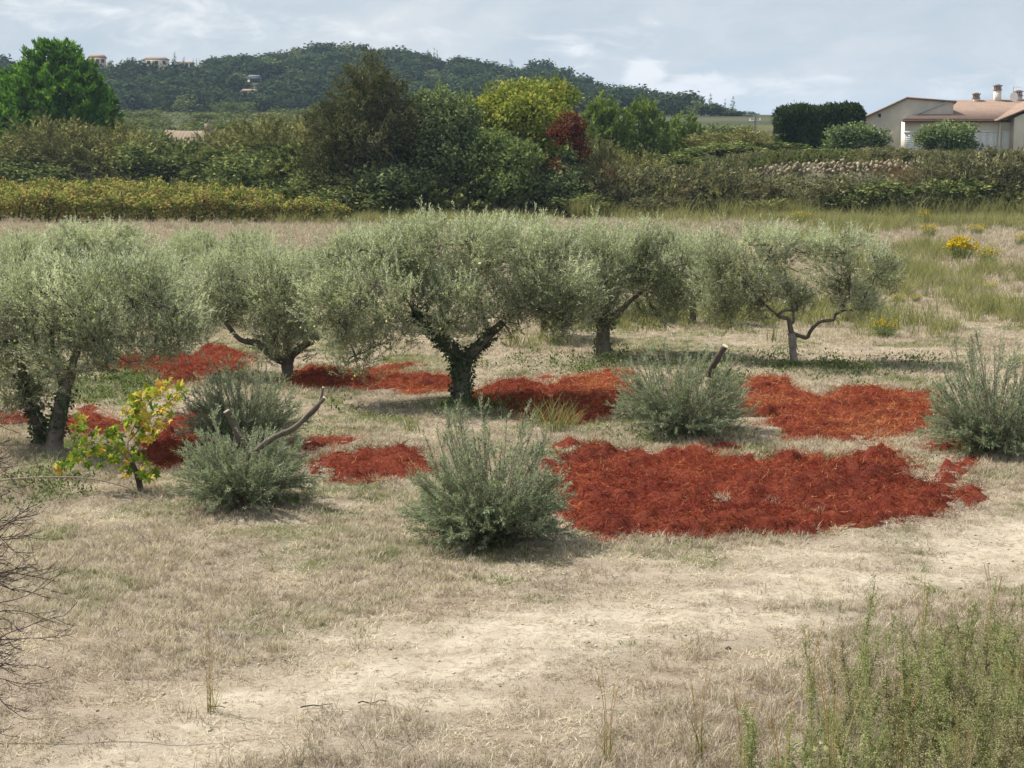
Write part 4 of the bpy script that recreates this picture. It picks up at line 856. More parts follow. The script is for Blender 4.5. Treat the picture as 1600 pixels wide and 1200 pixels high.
SH = [('brown0', 15, 212, 120, 131, 'olive-brown feathery shrub at the left frame edge below the tall pine'), ('brown1', 105, 192, 150, 130, 'widest olive-brown feathery shrub directly below the tall pine'),
      ('brown0', 190, 200, 120, 131, 'olive-brown feathery shrub just left of the ruined stone cabin'), ('brown1', 150, 232, 140, 129, 'low olive shrub on the vineyard edge in front of the pine scrub'),
      ('bramble0', 235, 232, 120, 129, 'dark bramble mound under the ruined cabin, left part'), ('bramble1', 315, 226, 140, 129, 'dark bramble mound under the ruined cabin, right part'),
      ('bramble0', 60, 240, 130, 128.5, 'dark bramble clump low beside the vineyard at far left'), ('brown0', 385, 200, 110, 126, 'olive shrub right of the ruined cabin at the vineyard edge'),
      ('bramble1', 360, 232, 110, 124, 'dark green bramble at the vineyard edge right of the cabin'), ('brown1', 450, 192, 120, 120, 'olive-brown shrub left of the tall ragged tree, farther one'),
      ('bramble0', 420, 230, 130, 117, 'green bramble mound behind the right end of the vineyard, farther one'), ('bramble1', 480, 225, 130, 110, 'green bramble mound behind the right end of the vineyard, nearer one'),
      ('brown0', 495, 190, 90, 112, 'brown-green shrub tucked against the left side of the tall ragged tree'),
      ('bramble0', 530, 262, 130, 101, 'dark bramble at the left foot of the tall ragged tree'), ('dark0', 610, 262, 120, 98, 'deep green laurel-like shrub at the right foot of the tall ragged tree'),
      ('bramble1', 655, 272, 130, 97, 'green bramble below the dark broadleaf tree'), ('bramble0', 570, 282, 110, 97, 'low bramble in front of the trunk of the tall ragged tree'),
      ('bramble1', 710, 258, 120, 98, 'bramble between the dark broadleaf tree and the round olive-green tree'), ('dark0', 745, 190, 80, 104, 'dark shrub filling the gap left of the yellowing tree'),
      ('bramble0', 282, 216, 80, 141, 'dark scrub growing right in front of the ruined cabin roof'), ('brown1', 340, 205, 56, 142, 'feathery scrub against the right gable of the ruined cabin'),
      ('dark0', 862, 212, 120, 109, 'dark shrub filling the gap behind the small red tree'), ('grey1', 925, 215, 100, 111, 'olive-grey shrub behind the small red tree, right side'), ('brown0', 1140, 205, 100, 118, 'brownish scrub right of the young pines below the tree line'), ('bramble1', 1195, 215, 90, 120, 'dark scrub around the foot of the utility pole'),
      ('dark0', 868, 262, 110, 98.5, 'dark green shrub under the small red tree'), ('bramble0', 905, 285, 110, 97, 'dark bramble at the hedge foot right of the red tree'),
      ('brown1', 942, 228, 90, 103, 'olive-brown shrub just right of the small red tree'), ('grey0', 960, 262, 120, 98, 'grey-green thicket in front of the leftmost young pine'),
      ('brown0', 1005, 232, 110, 104, 'olive shrub in front of the middle young pine'), ('grey1', 1030, 255, 130, 99, 'grey-green thicket below the middle young pine'),
      ('bramble1', 1070, 235, 120, 106, 'dark bramble in front of the rightmost young pine'), ('grey0', 1105, 250, 130, 100, 'grey thicket right of the young pines at the hedge foot'),
      ('bramble0', 1125, 222, 110, 112, 'dark green shrub in the gap right of the young pines'), ('bramble1', 1175, 232, 110, 113, 'dark bramble left of the clipped hedge near the utility pole'),
      ('grey1', 1165, 268, 120, 99, 'grey thicket below the left end of the rubble wall'), ('bramble0', 1235, 232, 100, 111, 'dark bramble on the bank under the clipped hedge, left one'), ('bramble1', 1300, 232, 110, 112, 'dark bramble on the bank under the clipped hedge, right one'),
      ('grey0', 1240, 268, 130, 99.5, 'dark grey-green thicket below the middle of the rubble wall'), ('grey1', 1320, 266, 130, 99.5, 'grey-green thicket left of the dead brown shrub'),
      ('grey0', 1375, 232, 110, 109, 'grey-green scrub on the bank before the left gable of the house'), ('bramble0', 1345, 285, 110, 98, 'dark low bramble at the foot of the bank left of the dead shrub'),
      ('grey1', 1455, 238, 120, 101, 'tall grey-green thicket right of the dead brown shrub'), ('grey0', 1530, 232, 130, 100, 'tall grey-green thicket under the white shutters of the house'),
      ('grey1', 1605, 230, 130, 100.5, 'tall grey-brown thicket at the right frame edge'), ('bramble1', 1480, 280, 120, 98, 'dark bramble at the bank foot below the house'), ('brown1', 1570, 285, 120, 98, 'brown-green scrub low at the right end of the bank'),
      ('brown0', 1210, 300, 90, 97, 'low olive scrub at the foot of the bank in the middle right'), ('grey0', 1010, 300, 90, 96.5, 'low grey scrub in front of the thicket below the young pines'), ('grey1', 1410, 300, 90, 97, 'low grey scrub beneath the dead brown shrub')]
rj = np.random.default_rng(360)
for s_ in SH: shrub(s_[0], s_[1], s_[2] + rj.uniform(0, 9) * (s_[2] > 205 and s_[1] > 900) + rj.uniform(-4, 4), s_[3] * rj.uniform(.85, 1.2), *s_[4:])
shrub('dead0', 1402, 256, 70, 99, 'dead rust-brown shrub on the bank beneath the house', None)
for a in ((1568, 268, 60, 98.5, 'rusty dried-out shrub at the right end of the bank'), (1290, 292, 56, 97.5, 'small tan dried shrub at the bank foot left of the big dead one'), (1180, 288, 60, 97.5, 'tan dried shrub at the bank foot below the left end of the rubble wall'), (1500, 290, 50, 97.5, 'small tan dried shrub at the bank foot below the house'), (955, 255, 44, 97, 'thin tan dried shrub right of the small red tree'), (1050, 290, 50, 96.8, 'low tan dried shrub before the thicket under the young pines')): shrub('dead0', *a[:4], a[4], 'dried-out shrubs on the bank')
shrub('dark0', 1332, 197, 74, 126, 'rounded green shrub growing against the clipped hedge by the left gable', 'garden shrubs by the house')
shrub('dark0', 1474, 194, 74, 128, 'dark rounded garden tree in front of the white shutters', 'garden shrubs by the house', 'garden tree')
# field-margin bushes and hedges far below the hill
FH = [(1130, 196, 80, 200, 'dark far hedgerow behind the scrub right of the young pines'), (1200, 205, 70, 190, 'dark far hedgerow between utility pole and clipped hedge'), (205, 188, 90, 220, 'far dark bushes between tall pine and ruined cabin'), (350, 190, 90, 210, 'far dark bushes behind the ruined cabin, right side'), (430, 196, 80, 200, 'far dark bushes left of the ragged tree'), (230, 172, 90, 300, 'first hedgerow clump below the hill right of the pine'), (330, 176, 80, 290, 'hedgerow clump below the hill above the ruined cabin'), (430, 178, 90, 280, 'hedgerow clump below the hill left of the ragged tree'),
      (280, 196, 50, 230, 'pale bush in the field just above the ruined cabin'), (470, 170, 70, 320, 'dark hedgerow clump against the ragged tree'), (1120, 200, 90, 260, 'hedgerow clump in the far field right of the young pines'), (1190, 200, 60, 300, 'hedgerow clump beyond the utility pole'), (370, 160, 60, 400, 'dark tree clump at the foot of the hill')]
for (u, v, wp, y, lab) in FH: shrub('far0', u, v, wp, y, lab, 'hedgerow bushes in the far fields')
# low undergrowth filling the foot of the hedge and the bank
ug = []
for k, mt in enumerate(('greygreen', 'bramble', 'brownolive', 'greygreen', 'drygrass')):
    rng = np.random.default_rng(330 + k); b = MB(); clump_crown(b, [((0, 0, .35), (.7, .6, .45))], 60, 10, .1, .2, .06 if mt != 'bramble' else .12, rng, up=.8, outw=.7, spray=.35, tvar=.23); ug.append(b.mesh('undergrowth', M[mt]))
ru = np.random.default_rng(340); n = 9000; x = ru.uniform(-40, 42, n); y = ru.uniform(95.5, 132, n)
fr_ = np.interp(x, [-40, -17, -9, -6, 6, 42], [128, 122, 106, 97, 96.8, 96.2]); k = (y > fr_) & (y < np.maximum(fr_ + 9, np.where(x > 6, 116, 0))) & (ru.random(n) < .75); k &= ~((y > 101.5) & (y < 105) & (x > 13) & (x < 27)); x, y = x[k], y[k]; n = len(x); s = ru.uniform(.8, 1.7, n) * np.where((y > 103) & (x > 4), .42, 1.)
cl = fbm(x * .25, y * .25, 350, 3); ix = np.clip((cl * 9 - 2.6 + ru.normal(size=n) * .8), 0, 4).astype(int)
gn_scatter('undergrowth', np.stack([x, y, T(x, y) - .1], 1), np.stack([0 * x, 0 * x, ru.uniform(0, 6.28, n)], 1), np.stack([s, s, s * ru.uniform(.7, 1.3, n)], 1), ix, ug)
# tall reedy grass standing against the foot of the bank
n = 900; x = ru.uniform(3, 34, n); y = ru.uniform(94.2, 97.5, n); k = fbm(x * .35, y * .3, 370, 3) > .47; x, y = x[k], y[k]; n = len(x); s = ru.uniform(2.0, 3.4, n)
gn_scatter('bank_grass', np.stack([x, y, T(x, y)], 1), np.stack([ru.normal(0, .1, n), ru.normal(0, .1, n), ru.uniform(0, 6.28, n)], 1), np.stack([s, s, s * ru.uniform(.7, 1.25, n)], 1), ru.integers(0, 3, n), tal_t + [dry_t[9]])
# clipped cypress hedge
def hedge_block():
    rng = np.random.default_rng(401); y = 136; x0, x1 = (1214 - 800) * y / F, (1334 - 800) * y / F; z0 = float(T((x0 + x1) / 2, y)) - .1; h = at(1280, 174, y)[2] - z0; L = x1 - x0
    root = thing('clipped_hedge', 'tall clipped dark green cypress hedge left of the house', 'hedge', ((x0 + x1) / 2, y, z0))
    n = 34000; P = rng.uniform(-.5, .5, (n, 3)) * np.array([L, 2.2, h]) + np.array([0, 0, h / 2])
    fc_ = rng.integers(0, 4, n); P[fc_ == 0, 1] = -1.1; P[fc_ == 1, 2] = h; P[(fc_ == 2), 0] = np.where(rng.random((fc_ == 2).sum()) < .5, -L / 2, L / 2); P[fc_ == 3, 1] = -1.1
    P += rng.normal(size=(n, 3)) * .17; P[:, 2] += ((fbm(P[:, 0] * .8, P[:, 1], 8) - .5) * 1.1 + .1 - .25 * (np.abs(P[:, 0]) / (L / 2)) ** 6) * (P[:, 2] > h * .8); P[:, 1] += (fbm(P[:, 0] * .9, P[:, 2] * .9, 18) - .5) * .7
    tn = fbm(P[:, 0] * 1.4, P[:, 2] * 1.4, 28) * .9
    b = MB(); b.leaves(P, unit(rng.normal(size=(n, 3)) * .5 + np.array([0, -.3, .8])), rdir(rng, n), rng.uniform(.22, .42, n), rng.uniform(.10, .18, n), np.clip(tn + rng.normal(size=n) * .15, 0, 1)); b.build('foliage', M['cypress'], root)
    b = MB()
    for i in range(9): b.tube([(-L / 2 + .5 + i * (L - 1) / 8, 0, -.2), (-L / 2 + .5 + i * (L - 1) / 8 + .05, 0, h * .8)], [.09, .03], 6)
    b.build('stems', M['darkbark'], root)
hedge_block()

# ------------------------------------------------------------------ rubble wall
stm = rough_mat('limestone', (.19, .155, .105), (.37, .315, .235), 5, .6, 6, (.27, .20, .125))
def rubble():
    rng = np.random.default_rng(411); xa = (1150 - 800) * 104 / F; xb = (1440 - 800) * 104 / F
    root = thing('stone_wall', 'tumbled dry stone wall of pale rubble on the bank below the house', 'stone wall', ((xa + xb) / 2, 104, float(T((xa + xb) / 2, 104))))
    ms = []
    for k in range(6):
        b = MB(); t_ = (1 + 5 ** .5) / 2
        ico = np.array([(-1, t_, 0), (1, t_, 0), (-1, -t_, 0), (1, -t_, 0), (0, -1, t_), (0, 1, t_), (0, -1, -t_), (0, 1, -t_), (t_, 0, -1), (t_, 0, 1), (-t_, 0, -1), (-t_, 0, 1)]) / 1.9
        f = [(0, 11, 5), (0, 5, 1), (0, 1, 7), (0, 7, 10), (0, 10, 11), (1, 5, 9), (5, 11, 4), (11, 10, 2), (10, 7, 6), (7, 1, 8), (3, 9, 4), (3, 4, 2), (3, 2, 6), (3, 6, 8), (3, 8, 9), (4, 9, 5), (2, 4, 11), (6, 2, 10), (8, 6, 7), (9, 8, 1)]
        b.add(np.clip(ico * rng.uniform(.55, 1.4, (12, 3)), -.72, .72) * np.array([1.1, .85, .62]), f3=f); ms.append(b.mesh('stone', stm))
    rx = root.location.x
    for row in range(4):
        u = 1150 + row * 4
        while u < 1438:
            wd = rng.uniform(4, 11); top = np.interp(u, [1150, 1190, 1240, 1300, 1440], [268, 262, 253, 251, 250]); v = top + 3 + row * 4.6 + rng.uniform(-2.5, 2.5)
            if v < top + np.interp(u, [1150, 1240, 1440], [12, 20, 17]):
                y = 103.9 - row * .16 + rng.uniform(-.1, .1); p = at(u, v, y)
                o = bpy.data.objects.new('stone', ms[rng.integers(6)]); COL.objects.link(o); o.parent = root
                o.location = p - np.array(root.location); o.rotation_euler = rng.uniform(-3, 3, 3); s = wd * y / F * .62; o.scale = (s, s * .9, s * rng.uniform(.7, 1))
            u += wd * .95
rubble()

# ------------------------------------------------------------------ house on the right
wallm = rough_mat('cream_render', (.66, .60, .51), (.72, .66, .57), 1.6, .08, 8, (.59, .53, .44))
gablem = rough_mat('bare_grey_render', (.50, .465, .395), (.61, .565, .485), 1.3, .1, 9, (.43, .395, .335))
roofm = rough_mat('clay_tile', (.20, .14, .108), (.34, .245, .195), 5, .3, 9, (.25, .175, .135))
whitem = rough_mat('white_paint', (.74, .74, .73), (.80, .80, .79), 2, 0)
gutm = rough_mat('brown_eaves', (.09, .055, .045), (.15, .09, .07), 3, 0)
darkm = rough_mat('dark_opening', (.025, .028, .032), (.05, .055, .06), 3, 0)
metalm = rough_mat('grey_metal', (.42, .44, .46), (.5, .52, .54), 3, 0)
def house():
    Yh = 140.; s = Yh / F; x0 = (1345 - 800) * s; zb = float(T(36, Yh)) - .3
    root = thing('house', 'cream rendered house with clay tile roof and white shutters at the right edge', 'house', (x0, Yh, zb))
    def L(u, v, dy=0): return at(u, v, Yh + dy) - np.array([x0, Yh, zb])
    def X(u, dy=0): return float((u - 800) * (Yh + dy) / F - x0)
    def Zv(v, dy=0): return float(at(800, v, Yh + dy)[2] - zb)
    def prism(name, outline, y0, y1, mat, parent=root, yl=None):
        b = MB(); n = len(outline); fr = [(x, (y0 if yl is None else y0 + (yl if i in (0, 1) else 0)), z) for i, (x, z) in enumerate(outline)]; bk = [(x, y1, z) for x, z in outline]
        bk = [(x, y1, z - (2.3 if name in ('gable_wall', 'upper_wall') and z > 1 else 0)) for x, z in outline]
        b.add(fr + bk, [[i, i + n, (i + 1) % n + n, (i + 1) % n] for i in range(n)])
        c = np.mean(fr, 0); b.add(np.vstack([fr, c]), f3=[[i, (i + 1) % n, n] for i in range(n)]); c = np.mean(bk, 0); b.add(np.vstack([bk, c]), f3=[[(i + 1) % n, i, n] for i in range(n)])
        return b.build(name, mat, parent)
    def slab(name, a, b_, c, d, th, mat, ribs=0, parent=root):
        """sloping roof sheet a-b (eaves) c-d (ridge, d above a), with real tile ribs"""
        a, b_, c, d = map(np.array, (a, b_, c, d)); nb = MB(); k = max(2, ribs * 4 + 1)
        t_ = np.linspace(0, 1, k)[:, None]; lo = a + (b_ - a) * t_; hi = d + (c - d) * t_
        nrm = np.cross(b_ - a, d - a); nrm = nrm / np.linalg.norm(nrm); w_ = (.045 * np.abs(np.sin(np.arange(k) * math.pi / 4 + .4)))[:, None] if ribs else 0
        lo2, hi2 = lo + nrm * (w_ + th), hi + nrm * (w_ + th)
        v = np.vstack([lo2, hi2, lo, hi]); i = np.arange(k - 1)
        nb.add(v, np.vstack([np.stack([i, i + 1, i + 1 + k, i + k], 1), np.stack([i, i + 2 * k, i + 2 * k + 1, i + 1], 1), np.stack([i + k, i + k + 1, i + 3 * k + 1, i + 3 * k], 1), np.stack([i + 2 * k, i + 3 * k, i + 3 * k + 1, i + 2 * k + 1], 1), [[0, k, 3 * k, 2 * k]], [[k - 1, 3 * k - 1, 4 * k - 1, 2 * k - 1]]]))
        return nb.build(name, mat, parent)
    # tall left block: gable wall facing the camera, apex at u=1408, falling right to u=1475
    ga = [(X(1345), 0), (X(1408), 0), (X(1408), Zv(152)), (X(1345), Zv(184))]
    g1 = prism('gable_wall', [ga[3], ga[0], ga[1], ga[2]], 0, 9, gablem, yl=2.0)
    gb = [(X(1408) + .003, 0), (X(1480), 0), (X(1480), Zv(157)), (X(1408) + .003, Zv(152))]
    prism('upper_wall', gb, .02, 9, gablem)
    slab('roof', (X(1342), 1.7, Zv(185)), (X(1342), 9.3, Zv(185) - 2.2), (X(1408), 9.3, Zv(152) - 2.2), (X(1408), -.2, Zv(152) + .05), .1, roofm, 14)
    slab('roof', (X(1484), 9.3, Zv(157.5) - 2.2), (X(1484), -.2, Zv(157.5)), (X(1408), -.2, Zv(152) + .05), (X(1408), 9.3, Zv(152) - 2.2), .1, roofm, 14)
    b = MB(); b.tube([(X(1404), -.16, Zv(200)), (X(1404), -.16, .1)], .06, 8); b.build('downpipe', metalm, root)
    # lower wing
    fy = -1.2
    wl = prism('wall', [(X(1406, fy), 0), (X(1556, fy), 0), (X(1556, fy), Zv(190, fy)), (X(1406, fy), Zv(190, fy))], fy, 7, wallm)
    slab('roof', (X(1403, fy - .5), fy - .5, Zv(188, fy)), (X(1562, fy - .5), fy - .5, Zv(188, fy)), (X(1660, 5.5), 5.5, Zv(156, 5.5)), (X(1472, 5.5), 5.5, Zv(159, 5.5)), .1, roofm, 44)
    b = MB(); b.tube([(X(1403, fy - .6), fy - .62, Zv(189.6, fy)), (X(1560, fy - .6), fy - .62, Zv(189.2, fy))], .085, 8); b.build('gutter', gutm, root)
    b = MB(); b.box(((X(1406, fy) + X(1556, fy)) / 2, fy - .25, Zv(190.5, fy)), (X(1556) - X(1406), .5, .06)); b.build('eaves_board', gutm, root)
    b = MB()
    L1 = np.array([X(1409), -.08, Zv(184)]); L2 = np.array([X(1471), -.08, Zv(159)])
    b.tube([L1, L2], .07, 6); b.build('flashing', metalm, root)
    # right projecting gable
    fy2 = -2.2
    prism('wall', [(X(1575, fy2), 0), (X(1680, fy2), 0), (X(1680, fy2), Zv(150, fy2)), (X(1600, fy2), Zv(172, fy2)), (X(1575, fy2), Zv(184, fy2))], fy2, 6, wallm)
    slab('roof', (X(1549, fy2 - .4), 4, Zv(190, fy2)), (X(1549, fy2 - .4), fy2 - .4, Zv(190, fy2)), (X(1690, fy2 - .4), fy2 - .4, Zv(132, fy2)), (X(1690, fy2 - .4), 4, Zv(132, fy2)), .12, roofm, 20)
    prism('wall', [(X(1556, fy) + .004, 0), (X(1575, fy) - .004, 0), (X(1575, fy) - .004, Zv(191, fy)), (X(1556, fy) + .004, Zv(191, fy))], fy + .1, 6, wallm)
    b = MB(); b.tube([(X(1553, fy - .1), fy - .1, Zv(191, fy)), (X(1553, fy - .1), fy - .1, .05)], .07, 8); b.build('downpipe', whitem, root)
    # shutters and windows
    def shutter(ua, ub, va, vb, fy, leafs=2):
        w_ = (X(ub, fy) - X(ua, fy)); h_ = Zv(va, fy) - Zv(vb, fy); cx, cz = (X(ua, fy) + X(ub, fy)) / 2, (Zv(va, fy) + Zv(vb, fy)) / 2
        b = MB(); b.box((cx, fy - .03, cz + h_ / 2 + .07), (w_ + .3, .14, .14)); b.box((cx - w_ / 2 - .05, fy - .02, cz), (.1, .10, h_)); b.box((cx + w_ / 2 + .05, fy - .02, cz), (.1, .10, h_)); fr_ = b.build('window', whitem, root)
        for k in range(leafs):
            b = MB(); lw_ = w_ / leafs - .012; b.box((cx - w_ / 2 + w_ / leafs * (k + .5), fy - .03, cz), (lw_, .05, h_ - .01))
            for j in range(int(h_ / .16)): b.box((cx - w_ / 2 + w_ / leafs * (k + .5), fy - .06, cz - h_ / 2 + .1 + j * .16), (lw_ * .9, .016, .1))
            b.build('shutter', whitem, fr_)
    shutter(1408, 1434, 208, 242, fy); shutter(1511, 1546, 207, 242, fy, 3); shutter(1559, 1573, 207, 242, fy + .1, 1); shutter(1440, 1466, 208, 242, fy); shutter(1474, 1500, 208, 242, fy)
    def window(ua, ub, va, vb, fy):
        w_ = (X(ub, fy) - X(ua, fy)); h_ = Zv(va, fy) - Zv(vb, fy); cx, cz = (X(ua, fy) + X(ub, fy)) / 2, (Zv(va, fy) + Zv(vb, fy)) / 2
        b = MB()
        for dx, dz, a_, c_ in ((-w_ / 2, 0, .09, h_), (w_ / 2, 0, .09, h_), (0, h_ / 2, w_ + .09, .09), (0, -h_ / 2, w_ + .09, .09), (0, 0, .05, h_ - .1)): b.box((cx + dx, fy - .03, cz + dz), (a_, .1, c_))
        f_ = b.build('window', whitem, root); b = MB(); b.box((cx, fy - .012, cz), (w_ - .02, .03, h_ - .02)); b.build('pane', darkm, f_)
    window(1376, 1386, 213, 225, .95); window(1592, 1606, 211, 232, fy2)
    b = MB(); b.tube([(X(1367, 1.2), 1.35, Zv(180.5, 1.2)), (X(1367, 1.2), 1.1, Zv(180.5, 1.2))], .16, 10); b.build('round_vent', darkm, root)
    def chimney(u, vt, vb, wpx, mat):
        yy = 5.2; w_ = wpx * s; cx = X(u, yy); zt, z_ = Zv(vt, yy), Zv(vb, yy) - .3
        b = MB(); b.box((cx, yy, (zt + z_) / 2 - .25), (w_, w_, zt - z_ - .5)); ch = b.build('chimney', mat, root)
        b = MB()
        for dx in (-1, 0, 1):
            for dy in (-1, 1): b.box((cx + dx * w_ * .4, yy + dy * w_ * .4, zt - .33), (w_ * .16, w_ * .16, .34))
        b.box((cx, yy, zt - .47), (w_ * 1.25, w_ * 1.25, .07)); b.box((cx, yy, zt - .11), (w_ * 1.3, w_ * 1.3, .09)); b.box((cx, yy, zt - .03), (w_ * .7, w_ * .7, .06)); b.build('chimney_cap', roofm, ch)
    chimney(1514.5, 145, 159, 9, gablem); chimney(1547, 132, 160, 9.5, wallm); chimney(1579.5, 141, 158, 9.5, gablem)
    ant = MB(); ax = X(1571, 5); ant.tube([(ax, 5, Zv(160, 5)), (ax, 5, Zv(135, 5))], .03, 5); ant.tube([(ax, 5, Zv(136, 5)), (ax + .8, 5, Zv(136, 5))], .02, 4)
    for k in range(5): ant.tube([(ax + .1 + k * .16, 4.75, Zv(136, 5)), (ax + .1 + k * .16, 5.25, Zv(136, 5))], .012, 4)
    ant.build('antenna', metalm, root)
    b = MB(); th = np.linspace(0, 2 * math.pi, 15)[:-1]; c0 = np.array([X(1572, 4.6), 4.6, Zv(151, 4.6)]); rim = c0 + np.stack([np.cos(th) * .36, -.1 + 0 * th, np.sin(th) * .4], 1); b.add(np.vstack([rim, c0]), f3=[[i, (i + 1) % 14, 14] for i in range(14)]); b.build('satellite_dish', whitem, root)
house()
# ruined cabin by the vineyard
def cabin():
    Yc = 150.; s = Yc / F; cx = (292 - 800) * s; zb = float(T(cx, Yc)) - .2
    root = thing('stone_cabin', 'old stone cabin with pale clay roof half hidden in the scrub', 'cabin', (cx, Yc, zb))
    def X(u): return (u - 800) * s - cx
    def Z(v): return float(at(800, v, Yc)[2] - zb)
    b = MB(); b.box(((X(260) + X(328)) / 2, 1.5, Z(224) / 2), (X(328) - X(260), 4, Z(224))); b.add([(X(328), -.5, Z(224)), (X(328), 3.5, Z(224)), (X(328), 1.5, Z(204))], f3=[[0, 1, 2]])
    b.build('wall', rough_mat('old_stone', (.20, .17, .13), (.36, .31, .24), 4, .6), root)
    old = rough_mat('old_pale_tile', (.22, .165, .12), (.40, .325, .245), 9, .5, 6, (.31, .22, .165))
    for sy in (-1, 1):
        b = MB(); k = 57; t_ = np.linspace(0, 1, k); xl = X(256) + (X(332) - X(256)) * t_; zz = .05 * np.abs(np.sin(np.arange(k) * math.pi / 4 + .4))
        rng = np.random.default_rng(3); sag = -.12 * np.sin(t_ * math.pi) + rng.normal(size=k) * .012
        e = np.stack([xl, np.full(k, 1.5 + sy * 2.4), Z(226) + zz + sag], 1); r_ = np.stack([xl + .25, np.full(k, 1.5), Z(203) + zz + sag], 1); v = np.vstack([e, r_, e - [0, 0, .14], r_ - [0, 0, .14]]); i = np.arange(k - 1)
        f = np.vstack([np.stack([i, i + 1, i + 1 + k, i + k], 1), np.stack([i, i + 2 * k, i + 2 * k + 1, i + 1], 1), np.stack([i + 2 * k, i + 3 * k, i + 3 * k + 1, i + 2 * k + 1], 1)])
        b.add(v, f if sy < 0 else f[:, ::-1]); b.build('roof', old, root)
    b = MB(); b.box((X(325), 1.5, Z(200)), (.5, .5, .8)); b.build('chimney', old, root)
cabin()
# utility pole
px_ = (1175 - 800) * 150 / F; zb = float(T(px_, 150))
up_ = thing('utility_pole', 'grey utility pole standing left of the clipped hedge', 'utility pole', (px_, 150, zb - .5))
hz = at(1175, 182, 150)[2] - zb + .5
b = MB(); b.tube([(0, 0, 0), (0, 0, hz)], [.15, .11], 8); b.build('pole', rough_mat('pole_wood', (.24, .22, .2), (.34, .31, .28), 8, .2), up_)
b = MB(); b.box((0, 0, hz - .4), (1.1, .1, .1)); b.build('crossarm', metalm, up_)
for dx in (-.45, 0, .45):
    b = MB(); b.tube([(dx, 0, hz - .35), (dx, 0, hz - .12)], [.05, .035], 6); b.build('insulator', whitem, up_)

# ------------------------------------------------------------------ wooded hill
def blob_tree_mesh(seed, w_, h, n, ll, mat, shape='round'):
    rng = np.random.default_rng(seed); b = MB()
    if shape == 'round':
        BL = [((0, 0, h * .55), (w_ * .42, w_ * .42, h * .36))] + [((math.cos(i * 2.1) * w_ * .27, math.sin(i * 2.1) * w_ * .27, h * rng.uniform(.38, .72)), (w_ * .22, w_ * .22, h * .2)) for i in range(6)]
        clump_crown(b, BL, n // 12, 12, ll * .6, ll, ll * .8, rng, up=.25, outw=.7, tvar=.16, form=.9, shell=.8)
    elif shape == 'pine':
        BL = [((rng.normal() * w_ * .05, rng.normal() * w_ * .05, h * t_), (w_ * .42 * (1.05 - t_), w_ * .42 * (1.05 - t_), h * .09)) for t_ in (.25, .4, .55, .7, .85, .95)]
        clump_crown(b, BL, n // 12, 12, ll * .5, ll, ll * .3, rng, up=.1, outw=1.)
    else:
        BL = [((0, 0, h * t_), (w_ * .5 * k, w_ * .5 * k, h * .17)) for t_, k in ((.14, .8), (.32, 1), (.5, .95), (.68, .75), (.84, .45), (.94, .2))]
        clump_crown(b, BL, n // 12, 12, ll * .4, ll, ll * .4, rng, up=1.2, outw=.3)
    return b.mesh('crown', M[mat])
def trunk_mesh(h, r):
    b = MB(); b.tube([(0, 0, -1), (.1, 0, h * .3), (0, .1, h * .7)], [r, r * .8, r * .3], 6); return b.mesh('trunk', M['darkbark'])
CR = {'oak': [blob_tree_mesh(500 + k, 9, 8.5, 1300, .95, 'wood') for k in range(3)], 'spire': [blob_tree_mesh(510, 2.2, 10, 500, .5, 'cypress', 'col')], 'fir': [blob_tree_mesh(511, 6, 10, 700, .6, 'cypress', 'pine')], 'green': [blob_tree_mesh(512, 9, 8.5, 900, .7, 'bramble')], 'pale': [blob_tree_mesh(513, 9, 8, 800, .7, 'fig')]}
SZ = {'oak': (9, 8.5), 'spire': (2.2, 10), 'fir': (6, 10), 'green': (9, 8.5), 'pale': (9, 8)}; TM = trunk_mesh(8, .3)
rh = np.random.default_rng(520)
def hill_tree(kind, u, vtop, wpx, hpx, y, label, name, group):
    x = (u - 800) * y / F; h = hpx * y / F; zt = at(u, vtop, y)[2]; zg = float(T(x, y)); z0 = min(zt - h, zg + 1.5) if zt - h > zg else zg - .5
    h = zt - z0; o = thing(name, label, 'tree', (x, y, z0), rh.uniform(0, 6.28), group); k = wpx * y / F / SZ[kind][0]; o.scale = (k, k, h / SZ[kind][1])
    for nm, me in (('trunk', TM), ('crown', CR[kind][rh.integers(len(CR[kind]))])):
        c = bpy.data.objects.new(nm, me); COL.objects.link(c); c.parent = o
GH = 'trees along the skyline of the wooded hill'
